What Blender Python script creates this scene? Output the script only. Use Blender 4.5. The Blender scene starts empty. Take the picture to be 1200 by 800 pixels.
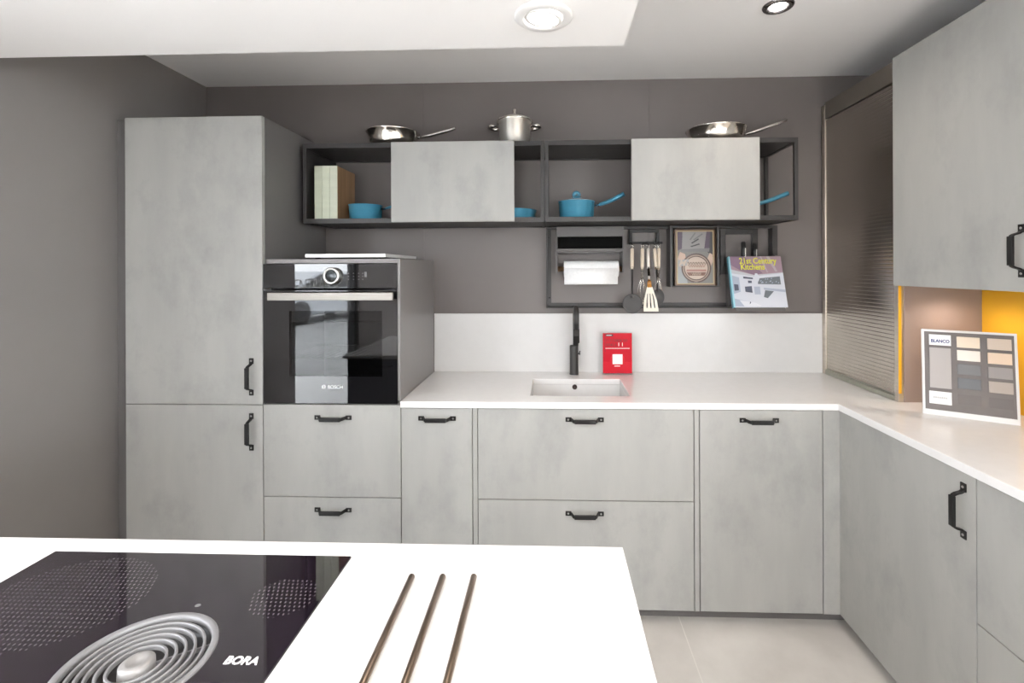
import bpy, bmesh, math, random
from mathutils import Vector, Matrix
random.seed(7)
PI = math.pi
COL = bpy.context.scene.collection
V = Vector

# ------------------------------------------------------------------ materials
def s2l(c):
    return tuple(((x/255)/12.92 if x/255 <= 0.04045 else ((x/255+0.055)/1.055)**2.4) for x in c)

MATS = {}
def mat(name, col, rough=0.5, metal=0.0, spec=0.5, coat=0.0, emit=None, es=0.0, lin=True):
    if name in MATS: return MATS[name]
    m = bpy.data.materials.new(name); m.use_nodes = True
    b = m.node_tree.nodes['Principled BSDF']
    c = col if lin else s2l(col)
    b.inputs['Base Color'].default_value = (*c, 1)
    b.inputs['Roughness'].default_value = rough
    b.inputs['Metallic'].default_value = metal
    b.inputs['Specular IOR Level'].default_value = spec
    b.inputs['Coat Weight'].default_value = coat
    if emit:
        b.inputs['Emission Color'].default_value = (*emit, 1)
        b.inputs['Emission Strength'].default_value = es
    m.diffuse_color = (*c, 1)
    MATS[name] = m
    return m

def nodes_of(m):
    nt = m.node_tree
    return nt, nt.nodes, nt.links, nt.nodes['Principled BSDF']

def noisy(name, c1, c2, scale=(3, 3, 3), rough=0.5, detail=6, spec=0.5, metal=0.0, bump=0.0, lo=0.35, hi=0.65, extra=None):
    """two-tone procedural surface driven by world position noise"""
    m = mat(name, c1, rough, metal, spec)
    nt, N, L, b = nodes_of(m)
    g = N.new('ShaderNodeNewGeometry')
    mp = N.new('ShaderNodeMapping'); mp.inputs['Scale'].default_value = scale
    L.new(g.outputs['Position'], mp.inputs['Vector'])
    n = N.new('ShaderNodeTexNoise'); n.inputs['Scale'].default_value = 1.0; n.inputs['Detail'].default_value = detail
    n.inputs['Roughness'].default_value = 0.6
    L.new(mp.outputs[0], n.inputs['Vector'])
    r = N.new('ShaderNodeValToRGB')
    r.color_ramp.elements[0].position = lo; r.color_ramp.elements[0].color = (*c2, 1)
    r.color_ramp.elements[1].position = hi; r.color_ramp.elements[1].color = (*c1, 1)
    L.new(n.outputs['Fac'], r.inputs['Fac'])
    out = r.outputs['Color']
    if extra:                                                    # a second, blotchier layer
        sc2, c3, lo2, hi2, amt = extra
        mp2 = N.new('ShaderNodeMapping'); mp2.inputs['Scale'].default_value = sc2
        mp2.inputs['Location'].default_value = (3.1, 7.7, 1.3)
        L.new(g.outputs['Position'], mp2.inputs['Vector'])
        n2 = N.new('ShaderNodeTexNoise'); n2.inputs['Scale'].default_value = 1.0; n2.inputs['Detail'].default_value = 9
        n2.inputs['Roughness'].default_value = 0.68
        L.new(mp2.outputs[0], n2.inputs['Vector'])
        r2 = N.new('ShaderNodeMapRange'); r2.inputs['From Min'].default_value = lo2; r2.inputs['From Max'].default_value = hi2
        r2.inputs['To Min'].default_value = 0.0; r2.inputs['To Max'].default_value = amt
        L.new(n2.outputs['Fac'], r2.inputs['Value'])
        mx = N.new('ShaderNodeMix'); mx.data_type = 'RGBA'
        L.new(r2.outputs[0], mx.inputs['Factor']); L.new(out, mx.inputs['A'])
        mx.inputs['B'].default_value = (*c3, 1)
        out = mx.outputs['Result']
    L.new(out, b.inputs['Base Color'])
    if bump:
        bp = N.new('ShaderNodeBump'); bp.inputs['Strength'].default_value = bump; bp.inputs['Distance'].default_value = 0.002
        L.new(n.outputs['Fac'], bp.inputs['Height']); L.new(bp.outputs[0], b.inputs['Normal'])
    return m

CONC = noisy('pale_concrete', (0.396, 0.391, 0.370), (0.354, 0.350, 0.333), (7, 7, 1.6), 0.55, 7, 0.35,
             extra=((5, 5, 3.4), (0.27, 0.27, 0.262), 0.50, 0.80, 0.8))
WALLG = noisy('dark_taupe_wall', (0.170, 0.150, 0.142), (0.160, 0.141, 0.134), (2, 2, 2), 0.42, 4, 0.45)
WALLG_LIT = noisy('taupe_wall_lightened', (0.25, 0.23, 0.222), (0.235, 0.216, 0.209), (2, 2, 2), 0.42, 4, 0.45)  # wall taupe lightened: the side wall's brighter lighting is put into its colour
PANELG = noisy('graphite_panel', (0.150, 0.142, 0.139), (0.141, 0.134, 0.131), (2, 2, 2), 0.38, 4, 0.5)
CEILM = noisy('ceiling_paint', (0.90, 0.885, 0.875), (0.885, 0.87, 0.86), (1.5, 1.5, 1.5), 0.8, 3, 0.2)
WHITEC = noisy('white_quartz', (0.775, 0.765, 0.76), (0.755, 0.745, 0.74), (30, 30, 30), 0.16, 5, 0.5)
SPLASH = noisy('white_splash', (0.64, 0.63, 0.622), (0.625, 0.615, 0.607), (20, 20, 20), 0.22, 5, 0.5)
CARC = mat('carcass_grey', (0.10, 0.098, 0.096), 0.5)
BLACKM = noisy('black_metal', (0.013, 0.0125, 0.0125), (0.010, 0.0095, 0.0095), (60, 60, 60), 0.45, 3, 0.35)
FRAMEM = noisy('anthracite_frame', (0.036, 0.034, 0.0335), (0.031, 0.029, 0.0285), (20, 20, 20), 0.42, 3, 0.5)
FRAMEL = mat('grey_frame', (0.105, 0.098, 0.096), 0.4)
PLINTHM = mat('plinth_grey', (0.15, 0.14, 0.137), 0.45)
GLASSB = mat('black_glass', (0.006, 0.006, 0.007), 0.02, 0, 0.9)
STEEL = noisy('brushed_steel', (0.72, 0.69, 0.65), (0.60, 0.58, 0.55), (4, 4, 160), 0.26, 4, 0.5, 1.0)
CHROME = mat('polished_steel', (0.86, 0.82, 0.76), 0.16, 1.0)
POT = mat('pot_steel', (0.88, 0.84, 0.78), 0.38, 0.9)
CHAMP = noisy('champagne_metal', (0.66, 0.60, 0.52), (0.58, 0.53, 0.46), (3, 3, 120), 0.30, 4, 0.5, 1.0)
SHUT = noisy('shutter_metal', (0.56, 0.51, 0.455), (0.50, 0.455, 0.405), (90, 4, 3), 0.24, 4, 0.5, 1.0)
BLUE = noisy('blue_enamel', (0.055, 0.235, 0.345), (0.05, 0.215, 0.32), (20, 20, 20), 0.38, 3, 0.5)
FAUC = noisy('tap_black', (0.034, 0.032, 0.0315), (0.029, 0.0275, 0.027), (40, 40, 40), 0.4, 3, 0.4)
PAPER = noisy('tissue_paper', (0.84, 0.84, 0.84), (0.79, 0.79, 0.79), (80, 80, 80), 0.9, 4, 0.1)
WOODC = noisy('wood_core', (0.40, 0.22, 0.10), (0.30, 0.16, 0.07), (10, 80, 80), 0.5, 4)
CREAM = mat('cream_handle', (0.66, 0.56, 0.44), 0.35)
CREAMM = mat('cream_blade', (0.74, 0.68, 0.58), 0.35)
BLKPL = mat('black_plastic', (0.02, 0.019, 0.019), 0.45)
GREYPL = mat('grey_nylon', (0.055, 0.052, 0.052), 0.5)
ORANGE = mat('amber_joint', (0.55, 0.24, 0.04), 0.35)
YELLOW = noisy('yellow_panel', (0.83, 0.43, 0.025), (0.81, 0.415, 0.022), (4, 4, 4), 0.35, 3)
MAUVE = noisy('mauve_laminate', (0.300, 0.232, 0.205), (0.285, 0.220, 0.196), (4, 4, 4), 0.38, 3, 0.5)
WHITEP = mat('white_plastic', (0.72, 0.715, 0.71), 0.4)
TILE = None
RED = mat('red_card', (0.50, 0.004, 0.018), 0.35, 0, 0.2)
BRONZE = noisy('bronze_bar', (0.33, 0.255, 0.20), (0.26, 0.20, 0.155), (60, 5, 60), 0.34, 4, 0.5, 1.0)

def tile_material():
    m = mat('porcelain_tile', (0.56, 0.52, 0.48), 0.38)
    nt, N, L, b = nodes_of(m)
    g = N.new('ShaderNodeNewGeometry')
    n = N.new('ShaderNodeTexNoise'); n.inputs['Scale'].default_value = 2.2; n.inputs['Detail'].default_value = 8
    n.inputs['Roughness'].default_value = 0.6
    L.new(g.outputs['Position'], n.inputs['Vector'])
    r = N.new('ShaderNodeValToRGB')
    r.color_ramp.elements[0].position = .3; r.color_ramp.elements[0].color = (0.50, 0.47, 0.44, 1)
    r.color_ramp.elements[1].position = .7; r.color_ramp.elements[1].color = (0.66, 0.63, 0.595, 1)
    L.new(n.outputs['Fac'], r.inputs['Fac'])
    sx = N.new('ShaderNodeSeparateXYZ'); L.new(g.outputs['Position'], sx.inputs[0])
    fac = None
    for ax, off, per in (('X', 0.533, 0.9), ('Y', 0.06, 0.9)):
        a = N.new('ShaderNodeMath'); a.operation = 'SUBTRACT'; L.new(sx.outputs[ax], a.inputs[0]); a.inputs[1].default_value = off
        d = N.new('ShaderNodeMath'); d.operation = 'PINGPONG'; L.new(a.outputs[0], d.inputs[0]); d.inputs[1].default_value = per/2
        l = N.new('ShaderNodeMath'); l.operation = 'LESS_THAN'; L.new(d.outputs[0], l.inputs[0]); l.inputs[1].default_value = 0.0022
        if fac is None: fac = l
        else:
            mx = N.new('ShaderNodeMath'); mx.operation = 'MAXIMUM'; L.new(fac.outputs[0], mx.inputs[0]); L.new(l.outputs[0], mx.inputs[1]); fac = mx
    mix = N.new('ShaderNodeMix'); mix.data_type = 'RGBA'
    L.new(fac.outputs[0], mix.inputs['Factor']); L.new(r.outputs[0], mix.inputs['A']); mix.inputs['B'].default_value = (0.70, 0.67, 0.63, 1)
    L.new(mix.outputs['Result'], b.inputs['Base Color'])
    return m
TILE = tile_material()

def hob_material():
    """black ceramic glass printed with two fields of small grey dots"""
    m = mat('hob_glass', (0.012, 0.009, 0.012), 0.035, 0, 1.0, 0.8)
    nt, N, L, b = nodes_of(m)
    g = N.new('ShaderNodeNewGeometry'); sx = N.new('ShaderNodeSeparateXYZ'); L.new(g.outputs['Position'], sx.inputs[0])
    def M(op, a, bb=None, c=None):
        n = N.new('ShaderNodeMath'); n.operation = op
        for i, v in enumerate((a, bb, c)):
            if v is None: continue
            if isinstance(v, (int, float)): n.inputs[i].default_value = v
            else: L.new(v, n.inputs[i])
        return n.outputs[0]
    X, Y = sx.outputs['X'], sx.outputs['Y']
    u = M('ADD', M('DIVIDE', X, 0.0082), M('DIVIDE', Y, 0.0185)); v = M('SUBTRACT', M('DIVIDE', X, 0.0082), M('DIVIDE', Y, 0.0185))
    fu = M('SUBTRACT', M('FRACT', M('ADD', u, 500.0)), 0.5)
    fv = M('SUBTRACT', M('FRACT', M('ADD', v, 500.0)), 0.5)
    dot = M('LESS_THAN', M('ADD', M('MULTIPLY', fu, fu), M('MULTIPLY', fv, fv)), 0.034)
    def disc(cx, cy, rx, ry):
        a = M('DIVIDE', M('SUBTRACT', X, cx), rx); c = M('DIVIDE', M('SUBTRACT', Y, cy), ry)
        return M('LESS_THAN', M('ADD', M('MULTIPLY', a, a), M('MULTIPLY', c, c)), 1.0)
    zone = M('MAXIMUM', disc(-0.835, -1.235, 0.135, 0.118), disc(-0.462, -1.217, 0.055, 0.05))
    f = M('MULTIPLY', dot, zone)
    mix = N.new('ShaderNodeMix'); mix.data_type = 'RGBA'; L.new(f, mix.inputs['Factor'])
    mix.inputs['A'].default_value = (0.011, 0.007, 0.012, 1); mix.inputs['B'].default_value = (0.17, 0.15, 0.165, 1)
    L.new(mix.outputs['Result'], b.inputs['Base Color'])
    return m
HOBG = hob_material()

def clear_glass(name, tint=(1, 1, 1), refl=0.08):
    m = bpy.data.materials.new(name); m.use_nodes = True
    nt = m.node_tree; N = nt.nodes; L = nt.links; N.remove(N['Principled BSDF'])
    t = N.new('ShaderNodeBsdfTransparent'); t.inputs[0].default_value = (*tint, 1)
    gl = N.new('ShaderNodeBsdfGlossy'); gl.inputs['Roughness'].default_value = 0.0
    lw = N.new('ShaderNodeLayerWeight'); lw.inputs['Blend'].default_value = 0.5
    pw = N.new('ShaderNodeMath'); pw.operation = 'POWER'; L.new(lw.outputs['Facing'], pw.inputs[0]); pw.inputs[1].default_value = 5.0
    fr = N.new('ShaderNodeMath'); fr.operation = 'MULTIPLY_ADD'; L.new(pw.outputs[0], fr.inputs[0]); fr.inputs[1].default_value = 0.9; fr.inputs[2].default_value = 0.04
    mx = N.new('ShaderNodeMixShader'); L.new(fr.outputs[0], mx.inputs[0]); L.new(t.outputs[0], mx.inputs[1]); L.new(gl.outputs[0], mx.inputs[2])
    L.new(mx.outputs[0], N['Material Output'].inputs[0])
    return m
PANE = clear_glass('window_glass')
OVENPANE = clear_glass('smoked_glass', (0.52, 0.53, 0.54))

# ------------------------------------------------------------------ mesh helpers
def bm_new(): return bmesh.new()
def box(bm, x0, x1, y0, y1, z0, z1, mi=0):
    vs = [bm.verts.new(p) for p in ((x0,y0,z0),(x1,y0,z0),(x1,y1,z0),(x0,y1,z0),(x0,y0,z1),(x1,y0,z1),(x1,y1,z1),(x0,y1,z1))]
    for f in ((0,3,2,1),(4,5,6,7),(0,1,5,4),(1,2,6,5),(2,3,7,6),(3,0,4,7)):
        bm.faces.new([vs[i] for i in f]).material_index = mi
    return vs
def obox(bm, c, ax, ay, az, sx, sy, sz, mi=0):
    """oriented box, centre c, unit axes ax ay az, full sizes"""
    c = V(c); ax, ay, az = V(ax)*sx/2, V(ay)*sy/2, V(az)*sz/2
    vs = [bm.verts.new(c+ax*i+ay*j+az*k) for k in (-1,1) for (i,j) in ((-1,-1),(1,-1),(1,1),(-1,1))]
    for f in ((0,3,2,1),(4,5,6,7),(0,1,5,4),(1,2,6,5),(2,3,7,6),(3,0,4,7)):
        bm.faces.new([vs[i] for i in f]).material_index = mi
def prism(bm, pts, ext, mi=0):
    """closed planar polygon (3d points) extruded by vector ext"""
    a = [bm.verts.new(p) for p in pts]; e = V(ext); b = [bm.verts.new(V(p)+e) for p in pts]
    n = len(pts)
    fs = [bm.faces.new(a[::-1]), bm.faces.new(b)]
    for i in range(n): fs.append(bm.faces.new((a[i], a[(i+1)%n], b[(i+1)%n], b[i])))
    for f in fs: f.material_index = mi
    bmesh.ops.recalc_face_normals(bm, faces=fs)
def frame_of(d):
    d = V(d).normalized(); u = d.cross(V((0,0,1)))
    if u.length < 1e-4: u = V((1,0,0))
    u.normalize(); return u, u.cross(d).normalized()
def tube(bm, pts, r, n=10, cap=True, mi=0, flat=None):
    """sweep a circle (or an ellipse: flat=(ru,rv) factors) along points; r may be a list"""
    pts = [V(p) for p in pts]; rr = r if isinstance(r, (list, tuple)) else [r]*len(pts)
    rings = []; u0 = None
    for i, p in enumerate(pts):
        d = (pts[min(i+1, len(pts)-1)] - pts[max(i-1, 0)]).normalized()
        if u0 is None: u, v = frame_of(d)
        else:
            u = u0 - d*u0.dot(d)
            if u.length < 1e-5: u, v = frame_of(d)
            u.normalize(); v = d.cross(u)
        u0 = u
        fu, fv = flat or (1, 1)
        rings.append([bm.verts.new(p + (u*math.cos(2*PI*k/n)*fu + v*math.sin(2*PI*k/n)*fv)*rr[i]) for k in range(n)])
    fs = []
    for a, b in zip(rings, rings[1:]):
        for k in range(n):
            f = bm.faces.new((a[k], a[(k+1)%n], b[(k+1)%n], b[k])); f.smooth = True; fs.append(f)
    if cap: fs += [bm.faces.new(rings[0][::-1]), bm.faces.new(rings[-1])]
    for f in fs: f.material_index = mi
    bmesh.ops.recalc_face_normals(bm, faces=fs)
def lathe(bm, prof, c, n=40, axis='z', mi=0, smooth=True):
    """revolve (r, h) profile round an axis through c"""
    c = V(c); rings = []
    def pt(r, h, a):
        if axis == 'z': return c + V((r*math.cos(a), r*math.sin(a), h))
        if axis == 'y': return c + V((r*math.cos(a), h, r*math.sin(a)))
        return c + V((h, r*math.cos(a), r*math.sin(a)))
    for r, h in prof:
        rings.append([bm.verts.new(pt(0, h, 0))] if r < 1e-6 else [bm.verts.new(pt(r, h, 2*PI*k/n)) for k in range(n)])
    fs = []
    for a, b in zip(rings, rings[1:]):
        for k in range(n):
            k2 = (k+1) % n
            if len(a) == 1 and len(b) == 1: continue
            if len(a) == 1: f = bm.faces.new((a[0], b[k2], b[k]))
            elif len(b) == 1: f = bm.faces.new((a[k], a[k2], b[0]))
            else: f = bm.faces.new((a[k], a[k2], b[k2], b[k]))
            f.smooth = smooth; f.material_index = mi; fs.append(f)
    bmesh.ops.recalc_face_normals(bm, faces=fs)
def arc(c, r, a0, a1, n, ax=(1,0,0), ay=(0,0,1)):
    c, ax, ay = V(c), V(ax), V(ay)
    return [c + ax*r*math.cos(a0+(a1-a0)*i/n) + ay*r*math.sin(a0+(a1-a0)*i/n) for i in range(n+1)]

ORG = {}
def link(name, bm, m, parent=None, org=None, bevel=0.0, seg=2, autosmooth=False):
    me = bpy.data.meshes.new(name)
    bm.normal_update()
    if parent is not None: o0 = ORG[parent.name]
    elif org is not None: o0 = V(org)
    else:
        xs = [v.co for v in bm.verts]
        o0 = V(((min(v.x for v in xs)+max(v.x for v in xs))/2, (min(v.y for v in xs)+max(v.y for v in xs))/2, min(v.z for v in xs)))
    bmesh.ops.translate(bm, verts=bm.verts, vec=-o0)
    bm.to_mesh(me); bm.free()
    for mm in (m if isinstance(m, (list, tuple)) else [m]): me.materials.append(mm)
    o = bpy.data.objects.new(name, me); COL.objects.link(o)
    if parent is not None: o.parent = parent
    else: o.location = o0
    ORG[o.name] = o0
    if bevel:
        b = o.modifiers.new('edge', 'BEVEL'); b.width = bevel; b.segments = seg; b.limit_method = 'ANGLE'; b.angle_limit = math.radians(40)
        b.harden_normals = False
    return o
def thing(name, label, cat, loc, group=None):
    o = bpy.data.objects.new(name, None); COL.objects.link(o); o.location = loc; o.empty_display_size = 0.05
    o['label'] = label; o['category'] = cat
    if group: o['group'] = group
    ORG[o.name] = V(loc); return o
def tag(o, label, cat, group=None):
    o['label'] = label; o['category'] = cat
    if group: o['group'] = group
    return o
def struct(name, bm, m, label=None, bevel=0):
    o = link(name, bm, m, org=(0, 0, 0), bevel=bevel); o['kind'] = 'structure'
    if label: o['label'] = label
    return o
def boxpart(name, m, parent, *b, bevel=0.0012):
    bm = bm_new(); box(bm, *b); return link(name, bm, m, parent, bevel=bevel)

def text_into(bm, s, size, O, U, W, mi=0, depth=0.0006, align='LEFT', sx=1.0, shear=0.0, bold=0.0):
    """lettering built from the built-in font: origin O, direction U along the line, W up"""
    cu = bpy.data.curves.new('lettering', 'FONT'); cu.body = s; cu.size = size; cu.align_x = align; cu.extrude = depth/2; cu.shear = shear
    cu.offset = bold; cu.resolution_u = 3
    ob = bpy.data.objects.new('lettering', cu); COL.objects.link(ob)
    dg = bpy.context.evaluated_depsgraph_get(); me = bpy.data.meshes.new_from_object(ob.evaluated_get(dg))
    bpy.data.objects.remove(ob); bpy.data.curves.remove(cu)
    U, W, O = V(U).normalized(), V(W).normalized(), V(O); Nn = U.cross(W)
    vs = [bm.verts.new(O + U*v.co.x*sx + W*v.co.y + Nn*v.co.z) for v in me.vertices]
    for p in me.polygons:
        try: f = bm.faces.new([vs[i] for i in p.vertices]); f.material_index = mi
        except ValueError: pass
    bpy.data.meshes.remove(me)

def plate(bm, pts, O, U, W, off, mi=0, th=0.0003):
    """thin printed shape: 2d points on the plane O,U,W lifted by off along the normal"""
    O, U, W = V(O), V(U).normalized(), V(W).normalized(); Nn = U.cross(W)
    prism(bm, [O + U*x + W*y + Nn*off for x, y in pts], Nn*th, mi)
def circ2(cx, cy, r, n=28, ry=None): return [(cx+r*math.cos(2*PI*k/n), cy+(ry or r)*math.sin(2*PI*k/n)) for k in range(n)]
def rect2(x0, x1, y0, y1): return [(x0,y0),(x1,y0),(x1,y1),(x0,y1)]

# ------------------------------------------------------------------ key dimensions (metres; floor z=0, base fronts y=0)
WL, WB, WR = -1.927, 0.60, 1.782
CEIL, CT, CB = 2.505, 0.9255, 0.898
DB = 0.057
XR = 1.178

# ------------------------------------------------------------------ the setting
bm = bm_new(); box(bm, -2.2, 4.8, -6.3, 0.9, -0.12, 0.0); struct('floor', bm, TILE, 'pale beige porcelain tile floor')
bm = bm_new(); box(bm, -2.2, 4.8, -6.3, 0.9, CEIL, CEIL+0.1); struct('ceiling', bm, CEILM, 'white painted ceiling')
bm = bm_new()
for a, b in ((-2.1, -0.7032), (-0.6994, 0.5220), (0.5258, 2.1)): box(bm, a, b, WB, 0.7, 0, CEIL)
box(bm, -2.1, 2.1, 0.603, 0.72, 0, CEIL)
struct('wall_back', bm, WALLG, 'dark taupe back wall of three tall panels')
WY0, WY1, WZ0, WZ1 = -2.72, -1.52, 0.12, 2.25
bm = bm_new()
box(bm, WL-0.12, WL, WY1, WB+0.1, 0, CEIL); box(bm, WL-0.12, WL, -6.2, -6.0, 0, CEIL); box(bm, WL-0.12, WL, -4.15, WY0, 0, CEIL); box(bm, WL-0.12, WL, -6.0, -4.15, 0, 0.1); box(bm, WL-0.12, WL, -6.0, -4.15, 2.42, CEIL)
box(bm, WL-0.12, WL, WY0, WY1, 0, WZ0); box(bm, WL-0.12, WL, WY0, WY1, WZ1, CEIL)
struct('wall_left', bm, WALLG_LIT, 'dark taupe side wall')
bm = bm_new(); box(bm, WR, WR+0.12, -1.75, WB+0.1, 0, CEIL); struct('wall_right', bm, WALLG, 'dark side wall behind the right-hand units')
bm = bm_new(); box(bm, WR+0.12, 4.7, -1.75, -1.63, 0, CEIL); struct('wall_front', bm, CEILM, 'white showroom wall beyond the kitchen bay')
bm = bm_new(); box(bm, 4.5, 4.62, -2.2, -1.75, 0, CEIL); box(bm, 4.5, 4.62, -6.2, -5.8, 0, CEIL); box(bm, 4.5, 4.62, -5.8, -2.2, 0, 0.1); box(bm, 4.5, 4.62, -5.8, -2.2, 2.42, CEIL); struct('wall_far', bm, CEILM, 'white side wall of the showroom')
bm = bm_new()
box(bm, -1.95, 4.6, -6.2, -6.05, 0, 0.10); box(bm, -1.95, 4.6, -6.2, -6.05, 2.42, CEIL)
box(bm, -1.95, 2.40, -6.2, -6.05, 0.1, 2.42); box(bm, 4.4, 4.6, -6.2, -6.05, 0.1, 2.42)
struct('wall_rear', bm, CEILM, 'shop front wall around the display window')
def window(name, x0, x1, y0, y1, z0, z1, along, mull):
    bm = bm_new(); t = 0.05
    if along == 'x':
        ym = (y0+y1)/2
        for a in [x0] + [x0+(x1-x0)*(i+1)/(mull+1) for i in range(mull)] + [x1-t]: box(bm, a, a+t, ym-0.03, ym+0.03, z0, z1)
        box(bm, x0, x1, ym-0.03, ym+0.03, z0, z0+t); box(bm, x0, x1, ym-0.03, ym+0.03, z1-t, z1)
        g = bm_new(); box(g, x0+t, x1-t, ym-0.003, ym+0.003, z0+t, z1-t)
    else:
        xm = (x0+x1)/2
        for a in [y0] + [y0+(y1-y0)*(i+1)/(mull+1) for i in range(mull)] + [y1-t]: box(bm, xm-0.03, xm+0.03, a, a+t, z0, z1)
        box(bm, xm-0.03, xm+0.03, y0, y1, z0, z0+t); box(bm, xm-0.03, xm+0.03, y0, y1, z1-t, z1)
        g = bm_new(); box(g, xm-0.003, xm+0.003, y0+t, y1-t, z0+t, z1-t)
    o = struct(name, bm, FRAMEM, 'dark framed shop window')
    link('pane', g, PANE, o)
    return o
window('window_1', WL-0.12, WL, WY0, WY1, WZ0, WZ1, 'y', 0)
window('window_2', 2.40, 4.40, -6.2, -6.05, 0.10, 2.42, 'x', 2)
window('added_window_left', WL-0.12, WL, -6.00, -4.15, 0.10, 2.42, 'y', 1)  # unseen window, added so side light reaches the right-hand fronts
window('added_window_right', 4.5, 4.62, -5.8, -2.2, 0.10, 2.42, 'y', 2)  # unseen window, added to brighten the left wall
bm = bm_new(); box(bm, WL-0.001, 0.228, -1.95, -0.500, 2.186, CEIL+0.02); struct('ceiling_bulkhead', bm, CEILM, 'white dropped ceiling box above the island')
bm = bm_new(); box(bm, -40, 40, -60, -6.21, -0.16, -0.04); box(bm, -40, WL-0.13, -6.2, 20, -0.16, -0.04); box(bm, 4.63, 40, -6.2, 20, -0.16, -0.04)
struct('ground', bm, noisy('pavement', (0.66, 0.66, 0.65), (0.60, 0.60, 0.59), (3, 3, 3), 0.9), 'grey street outside the shop')
# recessed plinth under the L of base units
bm = bm_new(); box(bm, -1.85, 1.24, 0.05, 0.066, 0, DB); struct('trim_1', bm, PLINTHM, 'grey recessed plinth under the back units')
bm = bm_new(); box(bm, 1.228, 1.244, -1.9, 0.05, 0, DB); struct('trim_2', bm, PLINTHM, 'grey recessed plinth under the right-hand units')

# ------------------------------------------------------------------ bow handle (flat-footed black bridge handle), built once
def handle_mesh():
    bm = bm_new()
    L = 0.080
    # local: x along the handle, -y out of the door, z across
    for s in (-1, 1):
        box(bm, *(sorted((s*L, s*0.055))), -0.0045, 0.0, -0.0095, 0.0095)
        lathe(bm, [(0, -0.0065), (0.0038, -0.006), (0.0042, -0.004)], (s*0.0685, 0, 0), 12, 'y', 1)
        path = [(s*0.058, -0.003), (s*0.0535, -0.010), (s*0.0495, -0.024), (s*0.0455, -0.031), (s*0.040, -0.0335)]
        for (a, b) in zip(path, path[1:]):
            d = V((b[0]-a[0], b[1]-a[1], 0)); l = d.length; d.normalize(); n = V((-d.y, d.x, 0))
            obox(bm, ((a[0]+b[0])/2, (a[1]+b[1])/2, 0), d, n, (0, 0, 1), l+0.004, 0.0055, 0.013)
    box(bm, -0.044, 0.044, -0.0385, -0.0295, -0.0085, 0.0085)
    me = bpy.data.meshes.new('handle'); bm.normal_update(); bm.to_mesh(me); bm.free()
    me.materials.append(BLACKM); me.materials.append(mat('screw_steel', (0.35, 0.34, 0.33), 0.35, 1.0))
    return me
HM = handle_mesh()
def handle(parent, pos, kind):
    o = bpy.data.objects.new('handle', HM); COL.objects.link(o); o.parent = parent
    o.location = V(pos) - ORG[parent.name]
    o['label'] = 'black metal bridge handle with flat screwed feet'
    if kind == 'h': o.rotation_euler = (0, 0, 0)
    elif kind == 'v': o.rotation_euler = (0, PI/2, 0)
    elif kind == 'rv': o.rotation_euler = Matrix(((0, 1, 0), (0, 0, 1), (1, 0, 0))).to_euler()   # vertical on a front facing -x
    elif kind == 'rh': o.rotation_euler = (0, 0, -PI/2)
    elif kind == 'bh': o.rotation_euler = (0, 0, PI)
    b = o.modifiers.new('edge', 'BEVEL'); b.width = 0.0015; b.segments = 2; b.limit_method = 'ANGLE'
    return o

G = 0.0018   # half gap between fronts
def door(parent, name, x0, x1, z0, z1, hpos=None, kind='h', m=CONC):
    d = boxpart(name, m, parent, x0+G, x1-G, 0.0, 0.02, z0+G, z1-G, bevel=0.0009)
    if hpos: handle(d, (hpos[0], 0.0, hpos[1]), kind)
    return d
def carcass(parent, x0, x1, z0, z1, y1=0.583, m=CARC):
    bm = bm_new(); t = 0.018; y0 = 0.0225
    box(bm, x0+.0005, x0+t, y0, y1, z0, z1); box(bm, x1-t, x1-.0005, y0, y1, z0, z1)
    box(bm, x0+t, x1-t, y0, y1, z0, z0+t); box(bm, x0+t, x1-t, y0, y1, z1-t, z1); box(bm, x0+t, x1-t, y1-0.01, y1, z0+t, z1-t)
    box(bm, x0+t, x1-t, y0, y0+0.003, z0+t, z1-t)
    return link('carcass', bm, m, parent)

# tall cabinet -------------------------------------------------------
t = thing('tall_cabinet', 'full height pale concrete cupboard with two doors at the far left', 'cabinet', (-1.546, 0.3, 0.0))
bm = bm_new(); x0, x1 = -1.851, -1.2425
box(bm, x0, x0+0.018, 0.0225, 0.583, DB, 2.146); box(bm, x1-0.018, x1, 0.0225, 0.583, DB, 2.146)
box(bm, x0+.018, x1-.018, 0.0225, 0.583, 2.128, 2.146); box(bm, x0+.018, x1-.018, 0.0225, 0.583, DB, DB+.018)
box(bm, x0+.018, x1-.018, 0.0225, 0.04, 0.89, 0.92); box(bm, x0+.018, x1-.018, 0.573, 0.583, DB+.018, 2.128)
link('carcass', bm, PANELG, t, bevel=0.001)['label'] = 'graphite side panels and top of the tall cupboard'
door(t, 'door', -1.851, -1.2415, 0.905, 2.147, (-1.2918, 1.0255), 'v')
door(t, 'door', -1.851, -1.2415, DB, 0.905, (-1.2925, 0.7895), 'v')
boxpart('filler_strip', PANELG, t, WL+0.001, -1.853, 0.045, 0.06, DB, 2.15)['label'] = 'narrow dark filler beside the wall'

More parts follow.
